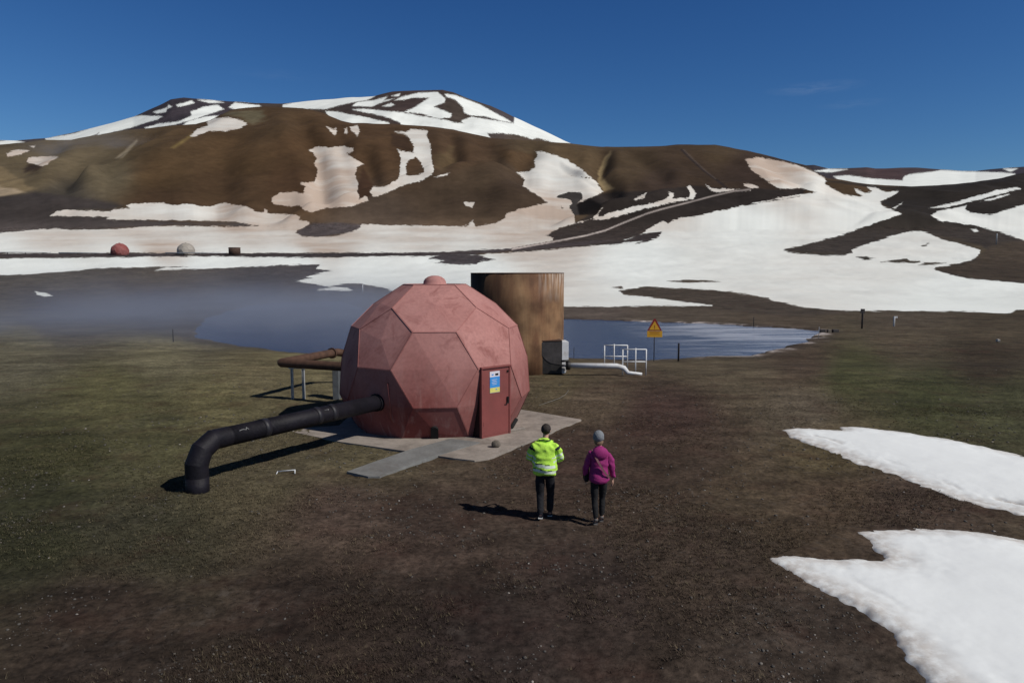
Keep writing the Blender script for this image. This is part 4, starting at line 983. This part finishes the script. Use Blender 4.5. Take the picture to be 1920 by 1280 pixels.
# ---------------------------------------------------------------- people
def skinned(name, pts, edges, sub, mats, parent=None, root=0, smooth=True, **kw):
    names = list(pts); idx = {n: i for i, n in enumerate(names)}
    me = bpy.data.meshes.new(name); me.from_pydata([pts[n][0] for n in names], [(idx[a], idx[b]) for a, b in edges], []); me.update()
    o = bpy.data.objects.new(name, me); COL.objects.link(o)
    md = o.modifiers.new('Skin', 'SKIN'); md.use_smooth_shade = True; md.branch_smoothing = .3
    for i, n in enumerate(names):
        sv = me.skin_vertices[0].data[i]; r = pts[n][1]; sv.radius = r if isinstance(r, tuple) else (r, r); sv.use_root = (i == root)
    o.modifiers.new('Sub', 'SUBSURF').levels = sub; o.modifiers['Sub'].render_levels = sub
    dg = bpy.context.evaluated_depsgraph_get(); dg.update()
    nm = bpy.data.meshes.new_from_object(o.evaluated_get(dg)); bpy.data.objects.remove(o); bpy.data.meshes.remove(me)
    nm.name = name; nm.materials.clear()
    nm.polygons.foreach_set('use_smooth', [True]*len(nm.polygons))
    ob = bpy.data.objects.new(name, nm); COL.objects.link(ob)
    for mm in (mats if isinstance(mats, list) else [mats]): nm.materials.append(mm)
    if parent: ob.parent = parent
    tag(ob, **kw); return ob
def hand(P, E, wrist, side, dirv, palmn, curl):
    # five fingers off the end and side of a palm
    d = Vector(dirv).normalized(); n = Vector(palmn).normalized(); s = d.cross(n).normalized()*side
    w = Vector(P[wrist][0]); pm = wrist+'_palm'; P[pm] = (w+d*.05, (.018, .030)); E.append((wrist, pm))
    kn = wrist+'_knuckle'; P[kn] = (w+d*.085, (.014, .034)); E.append((pm, kn))
    for i, (o, ln) in enumerate(((-.027, .062), (-.009, .075), (.009, .080), (.027, .070))):
        a = w+d*.098+s*o; c = curl; prev = kn
        for j, fr in enumerate((.45, .33, .22)):
            dd = (d*math.cos(c)+n*math.sin(c)); a = a+dd*ln*fr; k = f'{wrist}_f{i}{j}'; P[k] = (a.copy(), .0085-.001*j); E.append((prev, k)); prev = k; c += curl
    a = w+d*.035+s*.032; k1 = wrist+'_t0'; P[k1] = (a, .0105); E.append((pm, k1)); a = a+(d*.8+s*.5+n*.35).normalized()*.035; P[wrist+'_t1'] = (a, .0095); E.append((k1, wrist+'_t1')); P[wrist+'_t2'] = (a+(d+n*.4).normalized()*.028, .008); E.append((wrist+'_t1', wrist+'_t2'))
def mirror(v, s): return (v[0]*s, v[1], v[2])
def body(name, J, parent, mat, **kw):
    P = {'pelvis': (J['pelvis'], (.135, .10)), 'waist': (J['waist'], (.125, .09)), 'chest': (J['chest'], (.14, .095)), 'upper': (Vector(J['upper'])-Vector((0, 0, .05)), (.075, .055)), 'neck': (J['neck'], .055), 'jaw': (J['jaw'], (.062, .07)), 'head': (J['head'], (.076, .093)), 'crown': (J['crown'], (.055, .065)), 'nose': (J['nose'], .013)}
    E = [('pelvis', 'waist'), ('waist', 'chest'), ('chest', 'upper'), ('upper', 'neck'), ('neck', 'jaw'), ('jaw', 'head'), ('head', 'crown'), ('head', 'nose')]
    for s in 'LR':
        for k, r in (('sh', .042), ('el', .036), ('wr', .027)): P[s+k] = (Vector(J[s+k])+(Vector((.02 if s == 'L' else -.02, 0, -.045)) if k == 'sh' else Vector()), r)
        for k, r in (('hip', .088), ('kn', .056), ('an', .04), ('toe', .034)): P[s+k] = (J[s+k], r)
        E += [('upper', s+'sh'), (s+'sh', s+'el'), (s+'el', s+'wr'), ('pelvis', s+'hip'), (s+'hip', s+'kn'), (s+'kn', s+'an'), (s+'an', s+'toe')]
        dv = Vector(J[s+'wr'])-Vector(J[s+'el'])
        hand(P, E, s+'wr', 1 if s == 'L' else -1, dv, J.get(s+'palm', (0, 1, 0)), .38)
    o = skinned(name, P, E, 2, mat, parent, 0, **kw)
    return o
def seg_near(p, segs):
    best = None
    for k, (a, b) in segs.items():
        a, b = Vector(a), Vector(b); t = max(0, min(1, (p-a).dot(b-a)/(b-a).length_squared)); d = (p-a-(b-a)*t).length
        if best is None or d < best[0]: best = (d, k, t)
    return best
def head_bits(J, root, hair_mat, hat=None):
    c = Vector(J['head'])
    f = (Vector(J['nose'])-c); f.z = 0; f.normalize(); s = Vector((f.y, -f.x, 0))
    for k in (-1, 1):
        m = MB(); m.ico(c+f*.086+s*.033*k+Vector((0, 0, .012)), .012, 2); m.build('eye', MAT['iris'], root, True)
        m = MB(); m.ico(c+s*.082*k-f*.01, .03, 2, (.45, .7, 1.1)); m.build('ear', MAT['skin'], root, True)
    m = MB(); m.box(c+f*.088+Vector((0, 0, -.062)), (.045, .014, .012), Matrix((s, f, Vector((0, 0, 1)))).transposed().to_4x4(), .004); m.build('mouth', MAT['lip'], root, True)
def smooth_fold(o, amp, sc, seed):
    me = o.data; n = len(me.vertices); co = np.empty(n*3); me.vertices.foreach_get('co', co); no = np.empty(n*3); me.vertices.foreach_get('normal', no)
    co = co.reshape(-1, 3); no = no.reshape(-1, 3)
    k = fbm(co[:, 0]/sc+co[:, 1]/sc*.7, co[:, 2]/sc*1.6+co[:, 0]/sc*.5, seed, 3)*amp
    co += no*k[:, None]; me.vertices.foreach_set('co', co.ravel()); me.update()
def shoe(fromp, top, toe, mats, parent, w=.05, sole=True):
    a, t = Vector(fromp), Vector(toe); d = (t-a).normalized(); up = Vector(top)-a
    P = {'heel': (a-d*.035, (w*.85, w*.8)), 'mid': (a+d*.07, (w*.95, w*.75)), 'toe': (t, (w*.85, w*.6)), 'an': (Vector(top), w*.95)}
    o = skinned('shoe', P, [('heel', 'mid'), ('mid', 'toe'), ('heel', 'an')], 2, mats, parent, 0)
    n = d.cross(Vector((1, 0, 0))).normalized()
    if n.z > 0: n = -n
    for f in o.data.polygons:
        c = Vector(f.center)-a
        if c.dot(n) > w*.38: f.material_index = 1
    return o
def man():
    p = W(1021, 974, 0); p.z = float(ground_z(p.x, p.y))
    J = dict(pelvis=(0, 0, .94), waist=(0, .01, 1.08), chest=(0, .025, 1.28), upper=(0, .03, 1.44), neck=(.01, .05, 1.54), jaw=(.015, .085, 1.61), head=(.02, .085, 1.70), crown=(.02, .075, 1.765), nose=(.055, .19, 1.68),
      Lsh=(-.19, .02, 1.44), Lel=(-.285, .07, 1.16), Lwr=(-.13, .29, 1.10), Rsh=(.19, .02, 1.44), Rel=(.30, .04, 1.17), Rwr=(.16, .27, 1.17), Lpalm=(.6, 0, -.6), Rpalm=(-.6, 0, -.6),
      Lhip=(-.095, 0, .88), Lkn=(-.085, .05, .49), Lan=(-.075, -.10, .13), Ltoe=(-.07, .03, .03), Rhip=(.095, 0, .88), Rkn=(.11, .13, .50), Ran=(.10, .14, .09), Rtoe=(.105, .29, .04))
    root = body('person', J, None, MAT['skin'], label='walking person in a yellow high visibility jacket and black trousers, seen from behind', cat='person')
    root.location = p; root.rotation_euler = (0, 0, R(-3))
    head_bits(J, root, MAT['hair'])
    c = Vector(J['head']); m = MB(); m.ico(c+Vector((-.002, -.022, .024)), .103, 4, (.88, .98, .98), .10, 2)
    bmesh.ops.bisect_plane(m.bm, geom=m.bm.verts[:]+m.bm.edges[:]+m.bm.faces[:], plane_co=c+Vector((0, .045, -.055)), plane_no=Vector((0, -.9, .55)), clear_inner=True)
    m.build('hair', MAT['hair'], root, 'all')
    # trousers
    P = {'pelvis': (Vector(J['pelvis'])+Vector((0, -.01, .02)), (.175, .135)), 'w': (J['waist'], (.155, .12))}; E = [('pelvis', 'w')]
    for s in 'LR':
        P[s+'h'] = (Vector(J[s+'hip'])-Vector((0, 0, .03)), .105); P[s+'m'] = ((Vector(J[s+'hip'])+Vector(J[s+'kn']))/2, .098); P[s+'k'] = (J[s+'kn'], .078); P[s+'c'] = (Vector(J[s+'kn'])*.45+Vector(J[s+'an'])*.55, .070); P[s+'a'] = (Vector(J[s+'an'])+Vector((0, 0, .01)), .066)
        E += [('pelvis', s+'h'), (s+'h', s+'m'), (s+'m', s+'k'), (s+'k', s+'c'), (s+'c', s+'a')]
    o = skinned('trousers', P, E, 3, MAT['black_cloth'], root); smooth_fold(o, .008, .07, 5)
    # jacket
    segs = {'t': ((0, .0, .84), (0, .03, 1.47)), 'cl': ((0, .03, 1.5), (.01, .05, 1.56)), 'Lu': (J['Lsh'], J['Lel']), 'Lf': (J['Lel'], J['Lwr']), 'Ru': (J['Rsh'], J['Rel']), 'Rf': (J['Rel'], J['Rwr'])}
    P = {'hem': ((0, -.005, .84), (.225, .165)), 'low': ((0, 0, .96), (.265, .185)), 'mid': ((0, .01, 1.10), (.26, .182)), 'ch': ((0, .02, 1.27), (.25, .17)), 'up': ((0, .02, 1.41), (.19, .135)), 'nk': ((.005, .03, 1.495), (.125, .105)), 'col': ((.01, .045, 1.56), (.075, .078))}
    E = [('hem', 'low'), ('low', 'mid'), ('mid', 'ch'), ('ch', 'up'), ('up', 'nk'), ('nk', 'col')]
    for s in 'LR':
        P[s+'s'] = (Vector(J[s+'sh'])+Vector((0, 0, -.02)), .098); P[s+'u'] = ((Vector(J[s+'sh'])+Vector(J[s+'el']))/2, .092); P[s+'e'] = (J[s+'el'], .086); P[s+'w'] = (Vector(J[s+'el'])*.12+Vector(J[s+'wr'])*.88, .066)
        E += [('up', s+'s'), (s+'s', s+'u'), (s+'u', s+'e'), (s+'e', s+'w')]
    o = skinned('jacket', P, E, 3, [MAT['hivis'], MAT['silver'], MAT['navy']], root); smooth_fold(o, .034, .10, 9)
    for f in o.data.polygons:
        c = Vector(f.center); d, k, t = seg_near(c, segs); mi = 0
        if k == 't':
            zz = c.z+.02*math.sin(c.x*6)
            if .935 < zz < .985 or 1.035 < zz < 1.085: mi = 1
            elif 1.085 <= zz < 1.098 or .985 <= zz < .994: mi = 2
        elif k == 'cl' and 1.515 < c.z < 1.54: mi = 2
        elif k[1] == 'u':
            if t < .30 and abs(c.x) > .185 and c.z < 1.47 and t > .12: mi = 2
            if .62 < t < .74 or .88 < t < .98: mi = 1
        elif k[1] == 'f' and .45 < t < .6: mi = 1
        f.material_index = mi
    for s in 'LR':
        a = Vector(J[s+'an']); t = Vector(J[s+'toe'])
        if s == 'L': shoe(a+Vector((0, -.015, -.035)), a+Vector((0, 0, .03)), t+Vector((0, .03, .01)), [MAT['navy'], MAT['sole']], root)
        else: shoe(a+Vector((0, -.01, -.035)), a+Vector((0, 0, .03)), t+Vector((0, 0, .015)), [MAT['navy'], MAT['sole']], root)
    return root
man()
def woman():
    p = W(1122, 984, 0); p.z = float(ground_z(p.x, p.y))
    J = dict(pelvis=(0, 0, .91), waist=(0, .005, 1.04), chest=(0, .02, 1.22), upper=(0, .02, 1.38), neck=(0, .035, 1.47), jaw=(-.01, .06, 1.54), head=(-.01, .055, 1.62), crown=(-.008, .04, 1.68), nose=(-.055, .15, 1.61),
      Lsh=(-.165, .01, 1.36), Lel=(-.235, .02, 1.10), Lwr=(-.235, .12, .875), Rsh=(.165, .01, 1.36), Rel=(.235, -.015, 1.10), Rwr=(.265, .04, .86), Lpalm=(.8, .3, 0), Rpalm=(-.8, .3, 0),
      Lhip=(-.085, 0, .86), Lkn=(-.075, .02, .47), Lan=(-.06, -.05, .09), Ltoe=(-.065, .08, .03), Rhip=(.085, 0, .86), Rkn=(.085, .11, .48), Ran=(.075, .10, .09), Rtoe=(.08, .23, .04))
    root = body('person', J, None, MAT['skin'], label='walking person in a purple hooded jacket and grey knit hat, seen from behind', cat='person')
    root.location = p; root.rotation_euler = (0, 0, R(4))
    head_bits(J, root, MAT['fair_hair'])
    c = Vector(J['head'])
    m = MB(); m.ico(c+Vector((0, -.02, .035)), .112, 3, (.9, .98, 1.02), .04, 4)
    bmesh.ops.bisect_plane(m.bm, geom=m.bm.verts[:]+m.bm.edges[:]+m.bm.faces[:], plane_co=c+Vector((0, 0, -.02)), plane_no=Vector((0, -.45, 1)), clear_inner=True)
    m.lathe([(.085, -.016), (.102, -.012), (.102, .02), (.085, .022)], 24, c+Vector((0, -.012, -.01)))
    m.build('knit_hat', MAT['knit'], root, 'all')
    m = MB(); m.ico(c+Vector((0, -.035, -.065)), .085, 3, (1, .75, .85), .12, 6); m.build('hair', MAT['fair_hair'], root, 'all')
    P = {'pelvis': (Vector(J['pelvis'])+Vector((0, -.01, .02)), (.17, .13)), 'w': (J['waist'], (.14, .11))}; E = [('pelvis', 'w')]
    for s in 'LR':
        P[s+'h'] = (Vector(J[s+'hip'])-Vector((0, 0, .03)), .098); P[s+'m'] = ((Vector(J[s+'hip'])+Vector(J[s+'kn']))/2, .083); P[s+'k'] = (J[s+'kn'], .060); P[s+'c'] = (Vector(J[s+'kn'])*.6+Vector(J[s+'an'])*.4+Vector((0, -.012, 0)), .061); P[s+'a'] = (Vector(J[s+'an'])+Vector((0, 0, .03)), .046)
        E += [('pelvis', s+'h'), (s+'h', s+'m'), (s+'m', s+'k'), (s+'k', s+'c'), (s+'c', s+'a')]
    o = skinned('leggings', P, E, 3, MAT['grey_cloth'], root); smooth_fold(o, .004, .06, 5)
    P = {'hem': ((0, -.005, .765), (.205, .155)), 'low': ((0, 0, .90), (.205, .16)), 'mid': ((0, .01, 1.05), (.19, .15)), 'ch': ((0, .015, 1.21), (.205, .15)), 'up': ((0, .012, 1.345), (.165, .122)), 'nk': ((0, .02, 1.425), (.135, .11)), 'col': ((0, .03, 1.49), (.075, .078))}
    E = [('hem', 'low'), ('low', 'mid'), ('mid', 'ch'), ('ch', 'up'), ('up', 'nk'), ('nk', 'col')]
    for s in 'LR':
        P[s+'s'] = (Vector(J[s+'sh'])+Vector((.012 if s == 'L' else -.012, 0, -.045)), .088); P[s+'u'] = ((Vector(J[s+'sh'])+Vector(J[s+'el']))/2, .077); P[s+'e'] = (J[s+'el'], .069); P[s+'w'] = (Vector(J[s+'el'])*.05+Vector(J[s+'wr'])*.95, .050)
        E += [('up', s+'s'), (s+'s', s+'u'), (s+'u', s+'e'), (s+'e', s+'w')]
    o = skinned('jacket', P, E, 3, [MAT['purple']], root); smooth_fold(o, .024, .1, 19)
    # hood lying on the back
    m = MB(); m.ico((0, -.09, 1.37), .13, 3, (1.15, .62, .95), .06, 11); m.build('hood', MAT['purple'], root, 'all')
    for s in 'LR':
        a = Vector(J[s+'an']); t = Vector(J[s+'toe']); shoe(a+Vector((0, -.01, -.035)), a+Vector((0, 0, .05)), t+Vector((0, .0, .015)), [MAT['boot'], MAT['boot']], root, .046)
    # shoulder bag: carried, so a thing of its own
    b = empty('shoulder_bag', p+Vector((-.17, -.02, .88)), R(4), label='dark shoulder bag with a long strap across the purple jacket', cat='bag')
    m = MB(); m.box((-.045, .15, .05), (.09, .22, .27), None, .035); m.build('bag_body', MAT['black_cloth'], b, 'all')
    m = MB(); m.box((-.092, .15, .09), (.014, .16, .12), None, .005); m.build('front_pocket', MAT['black_cloth'], b)
    # strap follows the back from the left shoulder down to the right hip and round
    pts = []
    for x, y, z_ in [(-.11, .12, 1.37), (-.125, .03, 1.42), (-.12, -.075, 1.39), (-.09, -.135, 1.31), (-.03, -.158, 1.20), (.03, -.165, 1.10), (.10, -.158, 1.0), (.17, -.11, .92)]:
        pts.append(Vector((x, y-.012, z_))-Vector((-.17, -.02, .88)))
    m = MB()
    bm = m.bm; pv = None
    for i, q in enumerate(pts):
        d = (pts[min(i+1, len(pts)-1)]-pts[max(i-1, 0)]).normalized(); n = Vector((q.x-.24, q.y-.03, 0)).normalized() if False else Vector((0, -1, .15)).normalized()
        if i < 2: n = Vector((-.2, 0, 1)).normalized()
        s = d.cross(n).normalized()*.018
        cur = [bm.verts.new(q+s+n*.006), bm.verts.new(q-s+n*.006), bm.verts.new(q-s-n*.01), bm.verts.new(q+s-n*.01)]
        if pv:
            for k in range(4): bm.faces.new((pv[k], pv[(k+1) % 4], cur[(k+1) % 4], cur[k]))
        pv = cur
    m.build('strap', MAT['strap'], b, True)
    return root
woman()

# ---------------------------------------------------------------- steam over the lake
def steam(name, lo, hi, dens, scale, label, seed, tint=(.50, .55, .69), base=.12):
    c = (Vector(lo)+Vector(hi))/2; d = Vector(hi)-Vector(lo)
    m = MB(); m.box((0, 0, 0), d)
    mt = bpy.data.materials.new(name+'_vapour'); mt.use_nodes = True; t = mt.node_tree; t.nodes.clear()
    o = t.nodes.new('ShaderNodeOutputMaterial'); v = N(t, 'VolumePrincipled')
    v.inputs['Color'].default_value = (*tint, 1); v.inputs['Anisotropy'].default_value = .0
    tc = N(t, 'TexCoord').outputs['Object']
    g = N(t, 'Mapping'); g.inputs['Scale'].default_value = (2/d.x, 2/d.y, 2/d.z); t.links.new(tc, g.inputs[0])
    sep = N(t, 'SeparateXYZ'); t.links.new(g.outputs[0], sep.inputs[0])
    ex = math_(t, 'SUBTRACT', 1, math_(t, 'POWER', math_(t, 'ABSOLUTE', sep.outputs[0]), 3), clamp=True)
    ey = math_(t, 'SUBTRACT', 1, math_(t, 'POWER', math_(t, 'ABSOLUTE', sep.outputs[1]), 3), clamp=True)
    hz = math_(t, 'MULTIPLY', math_(t, 'SUBTRACT', 1, sep.outputs[2]), .5, clamp=True)
    hz = math_(t, 'POWER', hz, 2.)
    mo = N(t, 'Mapping'); mo.inputs['Location'].default_value = (seed*7.3, seed*3.1, 0); mo.inputs['Scale'].default_value = (1, 1, 1.5); t.links.new(tc, mo.inputs[0])
    n1 = ramp(t, noise(t, mo.outputs[0], scale, 5, .55, .8), [(.40, .0), (.62, 1.)])
    ex = math_(t, 'MULTIPLY', ex, ramp(t, math_(t, 'ADD', math_(t, 'MULTIPLY', sep.outputs[0], .5), .5), [(.0, .7), (.55, 1.)]))
    k = math_(t, 'MULTIPLY', math_(t, 'MULTIPLY', ex, ey), math_(t, 'MULTIPLY', hz, math_(t, 'ADD', math_(t, 'MULTIPLY', n1, 1.6), base)))
    t.links.new(math_(t, 'MULTIPLY', k, dens), v.inputs['Density'])
    t.links.new(v.outputs[0], o.inputs['Volume'])
    ob = m.build(name, mt, kind='stuff', label=label, cat='steam'); ob.location = c
    return ob
steam('steam', (-64, 44, -1.05), (4, 120, 6.6), .026, .09, 'thin blue grey steam drifting over the lake left of the dome', 1)
steam('steam', (-66, 50, -1.04), (2, 136, 3.4), .031, .07, 'denser bank of blue grey steam lying low on the water left of the dome', 5, (.44, .49, .63), .5)
steam('steam', (-380, 540, 74), (-280, 625, 116), .035, .03, 'small faint steam puff on the distant left hillside', 3)

# ---------------------------------------------------------------- light, sky, camera
sund = Vector((.92, -.46, 1.0)).normalized()
el = math.asin(sund.z); az = math.atan2(sund.x, sund.y)
ld = bpy.data.lights.new('sun', 'SUN'); ld.energy = 3.95; ld.angle = R(.5); ld.color = (1, .955, .89)
lo = bpy.data.objects.new('sun', ld); COL.objects.link(lo); lo.rotation_euler = sund.to_track_quat('Z', 'Y').to_euler(); lo.location = (40, -20, 60)
wd = bpy.data.worlds.new('World'); SC.world = wd; wd.use_nodes = True; t = wd.node_tree
bg = t.nodes['Background']; sk = t.nodes.new('ShaderNodeTexSky'); sk.sky_type = 'NISHITA'; sk.sun_disc = False
sk.sun_elevation = el; sk.sun_rotation = az; sk.altitude = 600; sk.air_density = 1.0; sk.dust_density = .3; sk.ozone_density = 3.0
sp = N(t, 'SeparateColor'); t.links.new(sk.outputs[0], sp.inputs[0]); cb = N(t, 'CombineColor')
for i, (a, k) in enumerate(((1.65, 1.50), (1.355, 1.29), (1.12, 1.275))):      # clear mountain air: deeper blue away from the horizon
    x = math_(t, 'MINIMUM', math_(t, 'MULTIPLY', sp.outputs[i], .06), .62)
    t.links.new(math_(t, 'MULTIPLY', math_(t, 'POWER', x, a), k/.06), cb.inputs[i])
zc_ = N(t, 'TexCoord').outputs['Generated']; zs = N(t, 'SeparateXYZ'); t.links.new(zc_, zs.inputs[0])
hw = ramp(t, zs.outputs[2], [(.40, 0.), (.66, 1.)])
bw_ = N(t, 'RGBToBW'); t.links.new(cb.outputs[0], bw_.inputs[0])
gr = N(t, 'CombineColor')
for i, k in enumerate((.92, .95, 1.05)): t.links.new(math_(t, 'MULTIPLY', bw_.outputs[0], k*.30), gr.inputs[i])
skc = mix(t, math_(t, 'MULTIPLY', hw, .8), cb.outputs[0], gr.outputs[0])  # unseen overhead sky greyed and dimmed to keep shadows dark and neutral
for cx, cy, sx, sy, am in ((1530, 165, 16., 110., .10), (1600, 195, 22., 160., .05), (520, 140, 14., 120., .03)):    # faint wisps of cirrus
    d0 = ray(cx, cy).normalized(); mp = N(t, 'Mapping', vector_type='POINT'); mp.inputs['Scale'].default_value = (sx, sx, sy); mp.inputs['Location'].default_value = (-d0.x*sx, -d0.y*sx, -d0.z*sy)
    t.links.new(zc_, mp.inputs[0]); ln = N(t, 'VectorMath', operation='LENGTH'); t.links.new(mp.outputs[0], ln.inputs[0])
    cl = math_(t, 'MULTIPLY', ramp(t, ln.outputs['Value'], [(0., am), (1., 0.)]), ramp(t, noise(t, mp.outputs[0], 1.6, 6, .65, .6), [(.38, 0), (.7, 1.)]))
    skc = mix(t, cl, skc, (9., 10., 11.5))
t.links.new(skc, bg.inputs[0]); bg.inputs[1].default_value = .06
cd = bpy.data.cameras.new('camera'); cd.sensor_width = 36; cd.lens = F/1920*36; cd.clip_end = 20000; cd.clip_start = .1
co = bpy.data.objects.new('camera', cd); COL.objects.link(co); co.location = (0, 0, H); co.rotation_euler = (math.pi/2-PHI, 0, 0); SC.camera = co
SC.view_settings.view_transform = 'Standard'; SC.view_settings.look = 'None'; SC.view_settings.exposure = 0; SC.view_settings.gamma = 1
SC.cycles.volume_step_rate = 1.0; SC.cycles.max_bounces = 8
